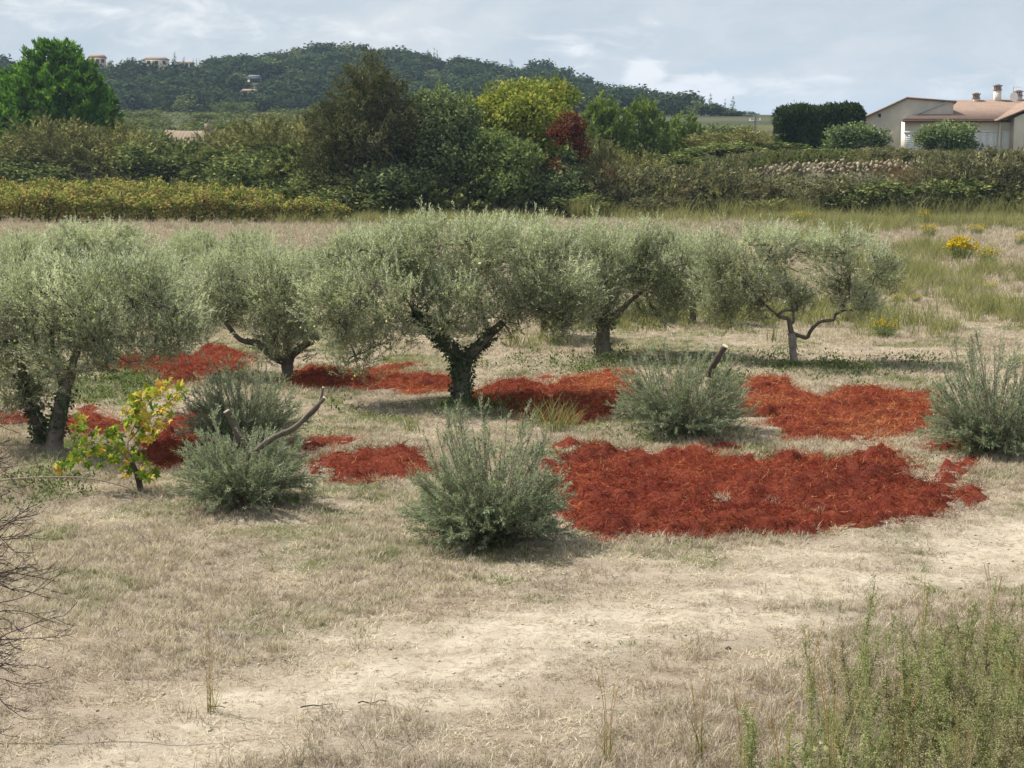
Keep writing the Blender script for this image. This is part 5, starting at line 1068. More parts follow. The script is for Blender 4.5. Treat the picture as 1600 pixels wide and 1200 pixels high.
for a in [('green', 478, 70, 46, 34, 640, 'rounded pine crown at the left shoulder of the hilltop', 'pine_tree', GH), ('green', 520, 67, 60, 36, 645, 'wide pine crown on the hilltop left of the ragged tree', 'pine_tree', GH), ('green', 556, 66, 50, 34, 650, 'pine crown on the hilltop just left of the ragged tip', 'pine_tree', GH),
          ('oak', 620, 80, 60, 34, 660, 'dark oak crown on the skyline right of the ragged tree tip', 'oak_tree', GH), ('oak', 665, 90, 50, 30, 665, 'dark oak crown below the three skyline cypresses', 'oak_tree', GH),
          ('spire', 671, 79, 5, 16, 680, 'leftmost of the three thin cypresses on the hill skyline', 'cypress_tree', GH), ('spire', 681, 77, 5, 18, 680, 'middle of the three thin cypresses on the hill skyline', 'cypress_tree', GH), ('spire', 685, 79, 4, 15, 680, 'rightmost of the three thin cypresses on the hill skyline', 'cypress_tree', GH),
          ('oak', 730, 92, 50, 30, 670, 'oak crown on the skyline right of the three thin cypresses', 'oak_tree', GH), ('fir', 800, 94, 22, 30, 672, 'pointed fir on the skyline left of the big dark pine', 'fir_tree', GH), ('fir', 818, 104, 16, 22, 672, 'small pointed fir touching the big dark pine on the skyline', 'fir_tree', GH),
          ('oak', 848, 92, 46, 40, 672, 'big dark rounded pine on the skyline above the yellowing tree', 'pine_tree', GH), ('oak', 878, 104, 34, 32, 672, 'second dark rounded pine on the skyline, right of the big one', 'pine_tree', GH), ('oak', 905, 124, 34, 28, 676, 'dark tree on the falling skyline above the red tree', 'oak_tree', GH), ('oak', 935, 140, 40, 24, 680, 'low dark tree on the falling skyline above the left young pine', 'oak_tree', GH),
          ('fir', 970, 144, 12, 22, 690, 'small pointed fir by the pink hilltop house', 'fir_tree', GH), ('fir', 1012, 145, 14, 26, 690, 'narrow fir at the left end of the right-hand tree line', 'fir_tree', GH), ('oak', 1030, 143, 34, 30, 690, 'dark tree in the right-hand tree line above the middle young pine', 'oak_tree', GH), ('fir', 1048, 144, 16, 28, 690, 'pointed fir inside the right-hand tree line', 'fir_tree', GH), ('oak', 1075, 148, 40, 32, 690, 'broad tree in the middle of the right-hand tree line', 'oak_tree', GH),
          ('spire', 1106, 148, 9, 22, 690, 'thick cypress standing above the right-hand tree line', 'cypress_tree', GH), ('oak', 1100, 160, 34, 30, 690, 'dark tree below the thick cypress', 'oak_tree', GH), ('spire', 1128, 156, 5, 18, 690, 'thin cypress left of the last thick cypress', 'cypress_tree', GH), ('spire', 1140, 153, 9, 24, 690, 'last thick cypress at the right end of the tree line', 'cypress_tree', GH), ('oak', 1130, 168, 40, 30, 685, 'dark tree at the foot of the last thick cypress', 'oak_tree', GH), ('oak', 1165, 174, 36, 20, 690, 'low tree tailing off right of the last cypress', 'oak_tree', GH),
          ('spire', 1203, 172, 11, 32, 330, 'dark cypress between the utility pole and the clipped hedge', 'cypress_tree', None), ('oak', 342, 88, 25, 26, 640, 'round tree on the skyline right of the hilltop villas', 'oak_tree', GH), ('spire', 357, 87, 4, 20, 650, 'thin cypress on the skyline right of the round tree', 'cypress_tree', GH), ('fir', 366, 85, 9, 24, 650, 'spiky fir beside the thin skyline cypress', 'fir_tree', GH),
          ('oak', 395, 86, 44, 32, 650, 'dark oak crown left of the pine-topped shoulder', 'oak_tree', GH), ('oak', 430, 92, 44, 28, 655, 'dark oak crown in the dip of the skyline', 'oak_tree', GH), ('fir', 282, 82, 12, 26, 640, 'spiky fir between the cream villa and the small cypresses', 'fir_tree', GH), ('fir', 297, 90, 12, 20, 640, 'dark fir right of the spiky one on the villa skyline', 'fir_tree', GH), ('pale', 212, 92, 24, 20, 620, 'pale tree between the two hilltop villas', 'tree', GH), ('green', 186, 92, 22, 20, 620, 'green tree beside the pink hilltop villa', 'tree', GH),
          ('spire', 311, 92, 3, 12, 640, 'leftmost of the small cypresses near the hilltop villas', 'cypress_tree', GH), ('spire', 316, 91, 3, 13, 640, 'middle of the small cypresses near the hilltop villas', 'cypress_tree', GH), ('spire', 321, 92, 3, 12, 640, 'rightmost of the small cypresses near the hilltop villas', 'cypress_tree', GH), ('oak', 3, 78, 18, 26, 620, 'dark tree on the skyline at the left frame edge', 'oak_tree', GH), ('oak', 30, 100, 40, 24, 620, 'dark tree on the ridge behind the left side of the tall pine', 'oak_tree', GH)] + [(k_, u_, v_, w_, 62, 430, lab_, nm_, 'trees of the right-hand wood') for k_, u_, v_, w_, lab_, nm_ in (
    ('oak', 1018, 164, 44, 'dark tree behind the middle young pine, left end of the right-hand wood', 'oak_tree'), ('oak', 1046, 152, 48, 'tall dark tree near the left end of the right-hand wood', 'oak_tree'), ('fir', 1058, 146, 22, 'pointed conifer rising from the left half of the right-hand wood', 'fir_tree'), ('green', 1078, 154, 50, 'greener round tree in the middle of the right-hand wood', 'tree'),
    ('fir', 1092, 150, 24, 'pointed conifer in the middle of the right-hand wood', 'fir_tree'), ('oak', 1106, 162, 46, 'dark round tree right of the middle conifer in the right-hand wood', 'oak_tree'), ('fir', 1122, 164, 26, 'broad conifer near the right end of the right-hand wood', 'fir_tree'), ('oak', 1138, 172, 44, 'dark round tree near the right end of the right-hand wood', 'oak_tree'), ('oak', 1160, 180, 40, 'last low tree at the right end of the right-hand wood', 'oak_tree'), ('pale', 1092, 182, 40, 'brownish bush at the foot of the right-hand wood', 'tree'))]:
    hill_tree(*a)
# hillside mass
n = 2600; y = rh.uniform(470, 700, n); x = rh.uniform(-330, 170, n); u_ = 800 + x * F / y
hz_ = T(x, y); keep = (np.interp(x, HX, HZ) > 15) & (fbm(x * .02, y * .02, 88) > .30)
keep &= rh.random(n) < np.where(y < 540, .85, .7); keep &= ~((u_ < 345) & (y > 592)); keep &= ~(np.abs(u_ - 396) < 16) | (y > 520)
for (vu, vw, vy) in ((162, 26, 684), (254, 40, 686), (218, 24, 655), (300, 24, 682), (396, 30, 520), (404, 22, 560), (10, 14, 684)):
    vx = (vu - 800) * vy / F; keep &= ~((np.abs(x - vx * y / vy) < vw * .5 * vy / F + 3.5) & (y > vy - (34 if vy < 640 else 60)) & (y < vy + (6 if vy < 640 else 40)))
x, y = x[keep], y[keep]; n = len(x); s = rh.uniform(.75, 1.6, n)
gn_scatter('hillside_wood', np.stack([x, y, T(x, y) - 1.6], 1), np.stack([0 * x, 0 * x, rh.uniform(0, 6.28, n)], 1), np.stack([s, s, s * rh.uniform(.5, .78, n)], 1), rh.choice([0, 1, 2, 0, 1, 2, 3], n), CR['oak'] + CR['green'])
# villas on the hill
def villa(u, v, wpx, hpx, y, label, wm, seed, name='villa', roof=None):
    x = (u - 800) * y / F; zt = at(u, v, y)[2]; w_, h = wpx * y / F, hpx * y / F; z0 = min(zt - h, float(T(x, y))) - .5; hh = zt - z0
    root = thing(name, label, 'house', (x, y, z0), .25, 'villas on the hill'); b = MB(); b.box((0, 0, hh * .36), (w_, 7, hh * .72)); b.build('wall', wm, root)
    b = MB(); e = w_ / 2 + .4; zz = hh * .72 + .005; b.add([(-e, -3.9, zz), (e, -3.9, zz), (e, 3.9, zz), (-e, 3.9, zz), (-e * .7, 0, hh), (e * .7, 0, hh)], [[0, 1, 5, 4], [2, 3, 4, 5]], [[1, 2, 5], [3, 0, 4], [0, 3, 2], [0, 2, 1]]); b.build('roof', roof or roofm, root)
    for k in range(3):
        b = MB(); b.box((-w_ * .3 + k * w_ * .3, -3.53, hh * .5), (1.3, .1, 1.5)); b.build('window', darkm, root)
pinkm = rough_mat('pink_render', (.66, .45, .34), (.72, .52, .41), 1, 0); creamv = rough_mat('pale_cream_render', (.70, .60, .46), (.76, .66, .52), 1, 0)
villa(164, 85, 26, 17, 684, 'pink villa on the hilltop right of the tall pine', pinkm, 1); villa(254, 89, 38, 16, 686, 'wide cream villa on the hilltop between trees', creamv, 2); villa(220, 104, 24, 12, 655, 'small ochre villa below the cream one on the hill', rough_mat('ochre_render', (.55, .38, .22), (.6, .43, .26), 1, 0), 3)
villa(300, 96, 24, 11, 682, 'low villa right of the cream one behind the firs', creamv, 4); villa(986, 151, 14, 10, 660, 'small pink villa on the falling skyline above the young pines', pinkm, 5); villa(1212, 183, 16, 9, 500, 'low pale villa just left of the clipped hedge', creamv, 6)
villa(396, 139, 24, 7, 520, 'pale rubble patch built as a low house among the hillside trees', creamv, 7); villa(404, 117, 18, 9, 560, 'slate-roofed house buried in the hillside trees', creamv, 8, roof=rough_mat('slate', (.09, .11, .15), (.15, .175, .22), 3, 0)); villa(10, 95, 14, 10, 684, 'small pink house at the left frame edge on the ridge', pinkm, 9)  # the low pale one stands in for a rubble patch

# ------------------------------------------------------------------ vineyard
def vine_tpl(seed):
    rng = np.random.default_rng(seed); root = thing('grapevine', 'x', 'grapevine')
    BL = [((-.35, 0, 1.0), (.45, .3, .32)), ((.35, 0, 1.0), (.45, .3, .32)), ((0, 0, 1.28), (.6, .25, .22)), ((rng.uniform(-.3, .3), 0, .75), (.5, .28, .2)), ((rng.uniform(-.3, .3), -.1, .42), (.5, .25, .28))]
    b = MB(); clump_crown(b, BL, 58, 12, .13, .15, .12, rng, up=.1, outw=.6, tvar=.27, tmean=.47, shell=.2); b.build('foliage', M['vine'], root)
    b = MB(); b.tube(wiggle(np.array([0, 0, -.1]), np.array([.05, 0, .8]), 5, rng, .06), [.05, .045, .04, .035, .03], 6); b.build('trunk', M['darkbark'], root); return root
vt = [vine_tpl(600 + k) for k in range(4)]; usedv = [False] * 4; rv = np.random.default_rng(610)
pm = rough_mat('weathered_post', (.07, .055, .045), (.14, .11, .09), 8, .2)
bpost = MB(); bpost.tube([(0, 0, -.3), (.02, 0, 1.55)], [.045, .04], 6); POST = bpost.mesh('vine_post', pm)
rows = [(90.5, 'front row'), (93.3, 'second row'), (96.3, 'third row'), (99.8, 'fourth row'), (103.8, 'fifth row'), (108.5, 'sixth row'), (114, 'seventh row'), (120.5, 'rearmost row')]
for k, (y, nm) in enumerate(rows):
    xr = np.interp(y, [90, 100, 128], [(535 - 800) * 91 / F, (500 - 800) * 100 / F, (430 - 800) * 128 / F]); xl = -840 * y / F
    x = xr; i = 0
    while x > xl:
        q = rv.integers(4); lab = 'autumn grapevine in the %s of the vineyard, %s' % (nm, 'near its right end' if i < 4 else 'in its middle part' if i < 10 else 'towards the left frame edge')
        p = (x + rv.uniform(-.12, .12), y + rv.uniform(-.15, .15), float(T(x, y))); sc_ = (rv.uniform(1., 1.3), rv.uniform(.9, 1.3), rv.uniform(.74, 1.22) * min(1, .62 + .09 * i))
        if not usedv[q]: o = vt[q]; o.location = p; o.scale = sc_; o['label'] = lab; o['group'] = 'grapevines of the vineyard'; usedv[q] = True
        else: dup(vt[q], p, rv.choice([0, 3.14]) + rv.uniform(-.2, .2), sc_, lab, 'grapevines of the vineyard')
        if i % 4 == 0 and k < 3:
            o = bpy.data.objects.new('vine_post', POST); COL.objects.link(o); o.location = (x + .5, y - .1, float(T(x, y))); o.rotation_euler = (rv.normal() * .05, rv.normal() * .05, 0)
            tag(o, 'thin dark wooden post in the %s of the vineyard' % nm, 'post', 'vineyard posts')
        x -= rv.uniform(.95, 1.15); i += 1

# ------------------------------------------------------------------ the yellow grapevine by the left bushes
def yellow_vine():
    rng = np.random.default_rng(700); g0 = gnd(218, 764); y0 = g0[1]; g0[2] = float(T(g0[0], y0)) - .02
    root = thing('grapevine', 'leafy yellow and green grapevine left of the front-left olive bushes', 'grapevine', g0)
    W = lambda u, v, dy=0: at(u, v, y0 + dy) - g0
    b = MB(); L = smoothline([W(220, 766), W(214, 742), W(206, 722)], 4); b.tube(L, np.linspace(.045, .03, len(L)), 7); b.build('trunk', M['darkbark'], root, True)
    for pts in ([(206, 722), (200, 690), (225, 640), (265, 600)], [(206, 724), (180, 700), (140, 690), (100, 730)], [(205, 722), (170, 690), (125, 660)], [(212, 738), (228, 735), (236, 745)], [(200, 690), (240, 650), (282, 612)]):
        L = smoothline([W(u, v, rng.uniform(-.1, .1)) for u, v in pts], 4); b = MB(); b.tube(L, np.linspace(.012, .005, len(L)), 5); b.build('cane', M['cane'], root, True)
    cols = {'green': [(.07, .13, .018), (.16, .24, .03)], 'yellowgreen': [(.22, .27, .03), (.40, .40, .06)], 'yellow': [(.48, .38, .06), (.64, .48, .12)], 'orange': [(.45, .22, .05), (.55, .30, .10)]}
    meshes = {}
    for nm, (c1, c2) in cols.items():
        m = leaf_mat('vine_leaf_' + nm, [(0, c1), (1, c2)], None, .38, .04); meshes[nm] = []
        for k in range(3):
            ang = np.linspace(0, 2 * math.pi, 15)[:-1]; r = .5 * (.70 + .30 * np.cos(5 * ang)) * rng.uniform(.88, 1.12, 14); r[7] *= .55
            pts = np.stack([np.cos(ang) * r, np.sin(ang) * r, -.25 * (r ** 2) * 1.2 + rng.normal(size=14) * .05], 1)
            b = MB(); b.add(np.vstack([pts, [[-.1, 0, .03]]]), f3=[[i, (i + 1) % 14, 14] for i in range(14)], tint=np.append(rng.uniform(0, 1, 14), .2)); meshes[nm].append(b.mesh('leaf', m))
    BL = [(262, 612, 26, 24, 24, .8), (232, 626, 30, 24, 34, .7), (210, 645, 24, 22, 26, .45), (215, 670, 22, 20, 24, .35), (245, 655, 26, 20, 24, .85), (232, 678, 12, 14, 10, .9), (195, 690, 24, 20, 24, .1), (165, 680, 22, 18, 16, .1), (122, 662, 16, 12, 16, .15), (125, 695, 28, 16, 22, .15), (150, 715, 34, 14, 22, .4), (170, 705, 26, 18, 16, .2), (108, 722, 14, 14, 12, .1), (212, 722, 22, 12, 16, .55), (232, 742, 14, 12, 14, .2), (200, 736, 12, 10, 8, .2), (285, 605, 10, 12, 8, .4), (90, 733, 6, 8, 5, .3), (205, 655, 20, 30, 10, .2)]
    for (u, v, ru, rv_, n, yel) in BL:
        for i in range(round(n * .87)):
            a = rng.uniform(0, 6.28); q = math.sqrt(rng.uniform(0, 1)); p = W(u + ru * q * math.cos(a), v + rv_ * q * math.sin(a), rng.uniform(-.22, .22))
            z = rng.random(); nm = ('yellow' if z < yel * .6 else 'yellowgreen' if z < yel * .6 + .35 else 'green'); nm = 'orange' if rng.random() < .025 * (1 + yel) else nm
            o = bpy.data.objects.new('leaf', meshes[nm][rng.integers(3)]); COL.objects.link(o); o.parent = root; o.location = p
            nrm = Vector((rng.normal(-.15, .45), -.65 + rng.normal() * .4, .6 + rng.normal() * .35)).normalized()
            e = nrm.to_track_quat('Z', 'Y').to_euler(); o.rotation_euler = e; o.rotation_euler.rotate_axis('Z', rng.uniform(0, 6.28)); s = rng.uniform(.11, .18); o.scale = (s, s, s)
yellow_vine()

# ------------------------------------------------------------------ yellow-flowered clumps on the right field
def flower_tpl(seed, heads=9):
    rng = np.random.default_rng(seed); root = thing('yellow_flower_clump', 'x', 'flower clump'); n = 60
    a = rng.uniform(0, 6.28, n); r = .45 * np.sqrt(rng.uniform(0, 1, n)); P = np.stack([r * np.cos(a) * .5, r * np.sin(a) * .5, 0 * a], 1); Q_ = np.stack([r * np.cos(a), r * np.sin(a), .55 * (1 - .9 * r ** 2) * rng.uniform(.7, 1.1, n)], 1)
    b = MB(); b.spikes(P, Q_, .008, .4); k = n * 12; tt = rng.uniform(.1, .85, k)[:, None]; b.leaves(np.repeat(P, 12, 0) * (1 - tt) + np.repeat(Q_, 12, 0) * tt, unit(rdir(rng, k) + np.array([0, 0, .5])), rdir(rng, k), rng.uniform(.05, .09, k), .016, rng.uniform(.2, .9, k)); b.build('stems', M['greengrass'], root)
    b = MB(); k = n * heads; b.balls(np.repeat(Q_, heads, 0) + rng.normal(size=(k, 3)) * np.array([.05, .05, .025]), rng.uniform(.012, .026, k), rng.uniform(0, 1, k)); b.build('flower_heads', M['yellowflower'], root, kind='stuff'); return root
ft = flower_tpl(800); ft2 = flower_tpl(801, 2)
FL = [(1500, 408, 55, 32, 'brightest yellow-flowered clump on the right field'), (1545, 416, 40, 24, 'yellow-flowered clump just right of the brightest one'), (1445, 352, 24, 20, 'yellow-flowered clump at the foot of the bank'), (1450, 372, 36, 18, 'yellow-flowered clump below the one at the bank foot'), (1525, 368, 34, 14, 'wide pale yellow clump above the brightest one'), (1380, 526, 50, 26, 'orange-yellow clump right of the zigzag-limbed olive'), (1255, 348, 40, 14, 'yellow clump half hidden behind the open-crowned olive'), (1405, 472, 30, 12, 'small sparse yellow clump right of the open-crowned olive'), (1595, 386, 26, 18, 'yellow-flowered clump at the right frame edge'), (1430, 472, 26, 10, 'small faint yellow clump on the dry middle field'), (1545, 455, 30, 12, 'small faint yellow clump above the tall green grass')]
for i, (u, v, wp, hp, lab) in enumerate(FL):
    p = gnd(u, v); p[2] = float(T(p[0], p[1])); k = (wp * p[1] / F / .95, wp * p[1] / F / .95, hp * p[1] / F / .5)
    if i == 0: ft.location = p; ft.scale = k; ft['label'] = lab; ft['group'] = 'yellow-flowered clumps in the field'
    elif i == 1: ft2.location = p; ft2.scale = k; ft2['label'] = lab; ft2['group'] = 'yellow-flowered clumps in the field'
    else: dup(ft2, p, i * 1.1, k, lab)

# ------------------------------------------------------------------ weeds at the lower right
def weed_tpl(seed, h, plume, lm='weed'):
    rng = np.random.default_rng(seed); root = thing('fleabane_plant', 'x', 'weed')
    L = wiggle(np.array([0, 0, -.03]), np.array([rng.normal() * .06, rng.normal() * .06, h]), 6, rng, .012); b = MB(); b.tube(L, np.linspace(.005, .002, 6), 5, tint=.5)
    nb = 38; t_ = rng.uniform(.25, 1, nb); P = np.stack([np.interp(t_ * 5, np.arange(6), L[:, k]) for k in range(3)], 1); D = unit(rdir(rng, nb) * np.array([1, 1, .3]) + np.array([0, 0, .9])); Lb = plume * (1.2 - t_) * rng.uniform(.4, 1.25, nb) + .03
    Q_ = P + D * Lb[:, None]; b.spikes(P, Q_, .0022, .6); b.build('stem', M['weedstem'], root)
    n = 150; t_ = rng.uniform(.05, .95, n); P2 = np.stack([np.interp(t_ * 5, np.arange(6), L[:, k]) for k in range(3)], 1); a = rng.uniform(0, 6.28, n)
    D2 = unit(np.stack([np.cos(a), np.sin(a), rng.uniform(.1, .9, n)], 1)); b = MB(); b.leaves(P2, D2, unit(np.array([0, 0, 1.]) + rng.normal(size=(n, 3)) * .4), rng.uniform(.03, .08, n) * (1.2 - .6 * t_), rng.uniform(.006, .011, n), np.clip(.7 - .3 * t_ + rng.normal(size=n) * .2, 0, 1), droop=.2)
    m = nb * 8; tt = rng.uniform(.05, 1, m)[:, None]; b.leaves(np.repeat(P, 8, 0) * (1 - tt) + np.repeat(Q_, 8, 0) * tt, unit(rdir(rng, m) + np.array([0, 0, .6])), rdir(rng, m), rng.uniform(.02, .045, m), .006, rng.uniform(.2, .9, m)); b.build('leaves', M[lm], root)
    m = nb * 6; tt = rng.uniform(.55, 1.05, m)[:, None]; b = MB(); pp = np.repeat(P, 6, 0) * (1 - tt) + np.repeat(Q_, 6, 0) * tt + rng.normal(size=(m, 3)) * .014; b.balls(pp, rng.uniform(.003, .006, m), rng.uniform(0, 1, m)); b.build('flower_buds', M['bud'], root, kind='stuff'); return root
wt = [weed_tpl(900 + k, *a) for k, a in enumerate(((.85, .30), (.75, .24, 'weeddry'), (1.0, .22), (.60, .36, 'weeddry'), (.8, .18), (.7, .3)))]; rw = np.random.default_rng(910); wu = [False] * 6
def weed_label(u, v):
    if v < 1050: return 'short fleabane weed at the thin back edge of the lower-right stand' + (' near the frame edge' if u > 1500 else '')
    if u < 1320: return 'fleabane weed at the left fringe of the lower-right stand beside the orange grass'
    if v > 1190: return 'fleabane weed along the bottom edge of the picture' + (' in the right corner' if u > 1480 else ' right of the orange grass')
    return 'tall fleabane weed in the thick of the lower-right stand' + (' towards the frame edge' if u > 1490 else '')
np_ = 0
for i in range(430):
    u, v = rw.uniform(1150, 1660), rw.uniform(985, 1330)
    edge = (v - 985) / 345 * .70 + (u - 1250) / 400 * .66
    if rw.random() > np.clip(edge * 1.35 - .24, 0, .95): continue
    p = gnd(u, v); p[2] = float(T(p[0], p[1])); q = rw.integers(6); s = rw.uniform(.5, 1.08) * (.62 if v < 1050 else 1) * (.8 if u < 1320 else 1)
    lab = weed_label(u, v); o = wt[q]
    if wu[q]: o = dup(o, p, rw.uniform(0, 6.28), (s, s, s), lab, 'fleabane weeds at the lower right'); o.rotation_euler[0] = rw.normal() * .2; o.rotation_euler[1] = rw.normal() * .2
    else: o.location = p; o.scale = (s, s, s); o['label'] = lab; o['group'] = 'fleabane weeds at the lower right'; wu[q] = True
    np_ += 1
# dry grass stalks with seed heads
def stalk_tpl(seed, ns, h, green):
    rng = np.random.default_rng(seed); root = thing('tall_grass_clump', 'x', 'grass clump'); b = MB()
    for i in range(ns):
        a = rng.uniform(0, 6.28); q = np.array([math.cos(a) * h * .16, math.sin(a) * h * .1, h * rng.uniform(.75, 1.1)]); L = smoothline([np.array([math.cos(a) * .03, math.sin(a) * .03, -.02]), q * np.array([.35, .35, .55]), q], 5)
        ti = rng.uniform(.1, .8); b.tube(L, np.linspace(.0038, .0014, len(L)), 4, tint=ti, cap=False); m = 34; t_ = rng.uniform(.72, 1, m) * (len(L) - 1); P = np.stack([np.interp(t_, np.arange(len(L)), L[:, k]) for k in range(3)], 1)
        b.leaves(P, unit(unit(L[-1] - L[-3]) + rdir(rng, m) * .6), rdir(rng, m), rng.uniform(.015, .04, m), .003, np.clip(ti + rng.normal(size=m) * .15, 0, 1))
    b.build('stalks', M['straw'], root); t2 = tuft(rng, green, .07, .2, h * .62, .007, .28, .6, .3); t2.build('blades', M['talgrass'], root); return root
st_ = [stalk_tpl(950, 7, 1.25, 40), stalk_tpl(951, 5, .85, 26), stalk_tpl(952, 4, .7, 14)]
SL = [(0, 1300, 1290, 'tall orange-stalked grass clump with green blades at the lower right, tallest one'), (1, 1222, 1290, 'straw-coloured grass clump at the bottom edge left of the tallest orange one'), (1, 1402, 1240, 'seeding grass clump among the weeds right of the tallest orange one'), (1, 1590, 1200, 'leaning straw grass clump at the right frame edge'), (2, 1160, 1230, 'sparse straw stalks at the bottom edge beyond the weed stand'), (2, 1265, 1100, 'sparse straw stalks behind the tallest orange grass clump'), (2, 1440, 1020, 'thin straw stalks at the back of the weed stand'), (2, 1550, 1000, 'thin straw stalks at the upper right of the weed stand'), (1, 1500, 1310, 'green-bladed grass clump at the bottom right'), (2, 1090, 1195, 'lone straw stalks on the dry ground at the bottom centre'), (2, 330, 1120, 'lone pale stalks in the dry grass at the lower left'), (2, 950, 1190, 'short straw stalks at the bottom edge of the track')]
us = [False] * 3
for i, (k, u, v, lab) in enumerate(SL):
    p = gnd(u, v); p[2] = float(T(p[0], p[1]))
    if us[k]: dup(st_[k], p, i * 1.7, (1, 1, 1), lab)
    else: st_[k].location = p; st_[k]['label'] = lab; us[k] = True
    # each clump is told apart by its own label
def low_bramble(label, u, v, w_, h, n, seed, mat='weed'):
    rng = np.random.default_rng(seed); p = gnd(u, v); p[2] = float(T(p[0], p[1])); root = thing('bramble_plant', label, 'bramble', p)
    P = rng.normal(size=(n, 3)) * np.array([w_ * .3, w_ * .22, h * .25]); P[:, 2] = np.abs(P[:, 2] + h * .4)
    b = MB(); b.leaves(P, rdir(rng, n), unit(np.array([0, -.4, 1.]) + rng.normal(size=(n, 3)) * .5), rng.uniform(.035, .07, n), rng.uniform(.025, .045, n), rng.uniform(.1, .9, n)); b.build('leaves', M[mat], root)
    b = MB()
    for i in range(7): b.tube(smoothline([(0, 0, -.02), P[i] * .6 + np.array([0, 0, h * .3]), P[i]], 3), .004, 4, cap=False)
    b.build('stems', M['cane'], root)
low_bramble('leafy bramble with bright green leaves beside the tallest orange grass', 1270, 1260, .5, .45, 240, 971)
low_bramble('green bramble tangle among the weeds at the lower right', 1370, 1230, .55, .45, 220, 972)
low_bramble('shrivelled rust-brown leafy plant at the bottom edge of the weeds', 1440, 1290, .3, .3, 110, 973, 'deadleaf')

# ------------------------------------------------------------------ bare shrub and arching cane at the left edge
def bare_shrub():
    rng = np.random.default_rng(720); y0 = 10.2; g0 = at(-230, 600, y0); g0[2] = float(T(g0[0], y0))
    root = thing('bare_shrub', 'leafless dark-twigged shrub reaching in from the left edge', 'shrub', g0); W = lambda u, v, dy=0: at(u, v, y0 + dy) - g0
    b = MB(); L = smoothline([np.array([0, 0, -.1]), W(-225, 1150), W(-215, 800), W(-190, 560)], 5); b.tube(L, np.linspace(.035, .012, len(L)), 7); b.build('stem', M['twig'], root, True)
    b = MB()
    def grow(p, d, ln, r, lev):
        n = 7; pts = [p]; dd = np.array(d, float)
        for i in range(n): dd = unit(dd + rng.normal(size=3) * .11 + np.array([.02, 0, .018 * lev])); pts.append(pts[-1] + dd * ln / n)
        pts = np.array(pts); b.tube(pts, np.linspace(r, r * .45, n + 1), 4, cap=False)
        if lev < 3:
            for k in range(5 - lev):
                i = rng.integers(2, n + 1); sg = rng.choice([-1, 1]); nd = unit(dd + np.array([.15, rng.normal() * .4, sg * rng.uniform(.25, .75)])); grow(pts[i], nd, ln * rng.uniform(.32, .55), r * .6, lev + 1)
    for v0, sl, ln in ((560, -.15, 260), (640, -.1, 270), (700, .0, 290), (760, -.05, 280), (820, .05, 300), (850, -.15, 290), (880, .1, 310), (905, .0, 320), (930, -.05, 330), (960, .08, 290), (990, .15, 300), (1020, .0, 290), (1050, .1, 280), (1090, .12, 260), (600, .05, 230), (680, .1, 240), (735, -.1, 250), (790, .12, 240), (865, .08, 260), (895, -.12, 260), (945, .16, 250), (975, -.05, 260), (1005, .1, 250), (1035, -.1, 250), (1070, .05, 240)):
        p = W(-215 + rng.uniform(-5, 10), v0 - 20, rng.uniform(-.15, .15)); grow(p, (1, rng.normal() * .15, -sl - .08), ln * .76 * y0 / F, .0068, 0)
    b.build('twigs', M['twig'], root)
bare_shrub()
p0 = gnd(-200, 1130); p0[2] = float(T(p0[0], p0[1])); cn = thing('bramble_cane', 'long bare arching cane at the left below the yellow vine', 'cane', p0)
yc = p0[1]
b = MB(); L = smoothline([np.array([0, 0, -.03])] + [at(u, v, yc + dy) - p0 for u, v, dy in ((-190, 960, 0), (-110, 800, .05), (-20, 757, .1), (40, 747, .1), (120, 746, .15), (180, 756, .2), (222, 772, .2), (245, 785, .2))], 6)
b.tube(L, np.linspace(.011, .0035, len(L)), 6); b.build('cane', M['cane'], cn, True)
b = MB()
for i in range(8, len(L) - 2, 3): b.spikes(L[i][None], L[i][None] + np.array([[.01, 0, .03 * (-1) ** i]]), .003)
b.build('thorns', M['cane'], cn)

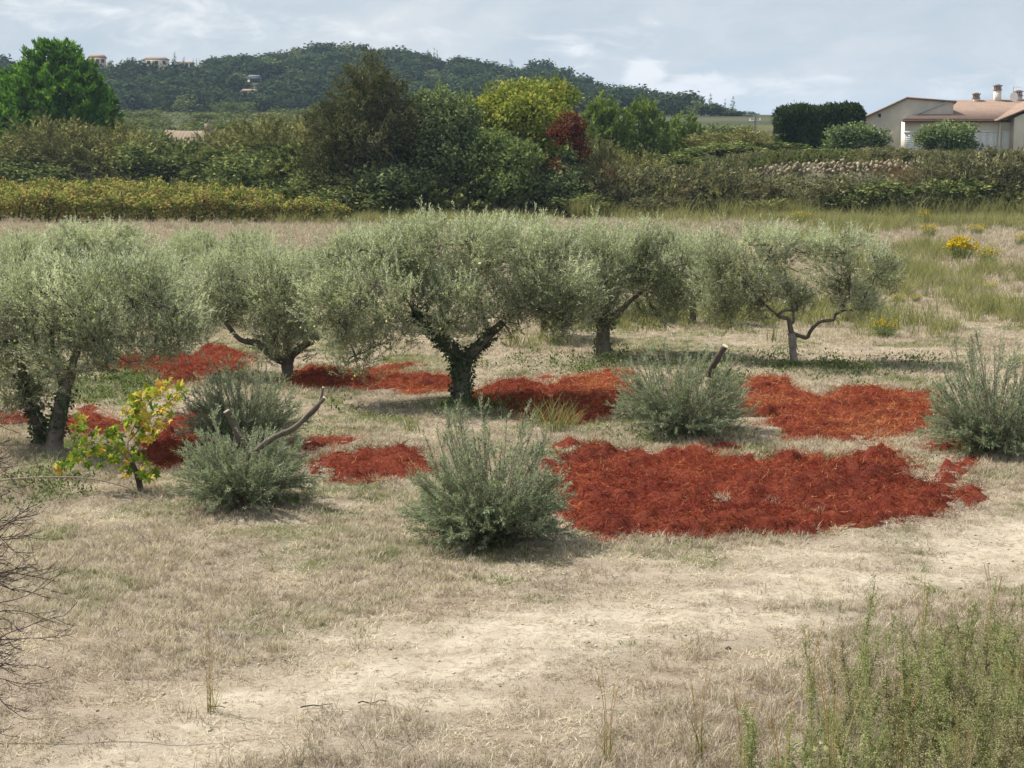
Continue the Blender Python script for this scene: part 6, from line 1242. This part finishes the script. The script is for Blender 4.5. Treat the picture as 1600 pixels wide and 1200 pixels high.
# stones and fallen sticks on the bare ground
rs = np.random.default_rng(730)
for (u, v, wp, lab) in ((267, 1007, 26, 'flat ochre stone lying on the dry ground at the lower left'), (1138, 1012, 14, 'small dark clod beside the track at the right')):
    b = MB(); th = np.linspace(0, 6.283, 11)[:-1]; p = gnd(u, v); p[2] = float(T(p[0], p[1])); s = wp * p[1] / F / 2
    ring = np.stack([np.cos(th) * s, np.sin(th) * s * .8, 0 * th - .02], 1) * rs.uniform(.85, 1.1, (10, 1)); mid_ = ring * .92 + [0, 0, s * .4]; top = ring * .55 + [0, 0, s * .62]
    b.add(np.vstack([ring, mid_, top, [[0, 0, s * .66]]]), [[i + k, (i + 1) % 10 + k, (i + 1) % 10 + k + 10, i + k + 10] for k in (0, 10) for i in range(10)], [[20 + i, 20 + (i + 1) % 10, 30] for i in range(10)])
    o = b.build('stone', stm if v < 1010 else M['darkbark']); o.location = p; tag(o, lab, 'stone' if v < 1010 else 'clod')
for (u, v, u2, v2, lab) in ((470, 1118, 520, 1111, 'thin dark stick lying across the track at the bottom centre'), (560, 1109, 605, 1106, 'thin brown stick right of the other one on the track'), (325, 1112, 352, 1118, 'short dark twig lying in the dry grass at the lower left'), (400, 965, 425, 955, 'pale twig on the dry ground below the front-left bush')):
    p, q = gnd(u, v), gnd(u2, v2); p[2] = float(T(p[0], p[1])) + .02; q[2] = float(T(q[0], q[1])) + .02; b = MB(); b.tube(wiggle(np.zeros(3), q - p, 6, rs, .03), np.linspace(.007, .003, 6), 5); o = b.build('stick', M['twig']); o.location = p; tag(o, lab, 'stick')

# ------------------------------------------------------------------ haze over the far land
hm, t = new_mat('haze'); HAZE = .00016
pv = t.n('ShaderNodeVolumePrincipled', {'Color': (.55, .74, .97, 1), 'Density': HAZE, 'Anisotropy': .1}); hm.node_tree.links.new(pv.outputs[0], t.n('ShaderNodeOutputMaterial').inputs['Volume'])
b = MB(); b.box((0, 0, 0), (9600, 8000, 82)); hz_o = b.build('haze', hm); hz_o.location = (0, 0, 39.0); hz_o['kind'] = 'stuff'
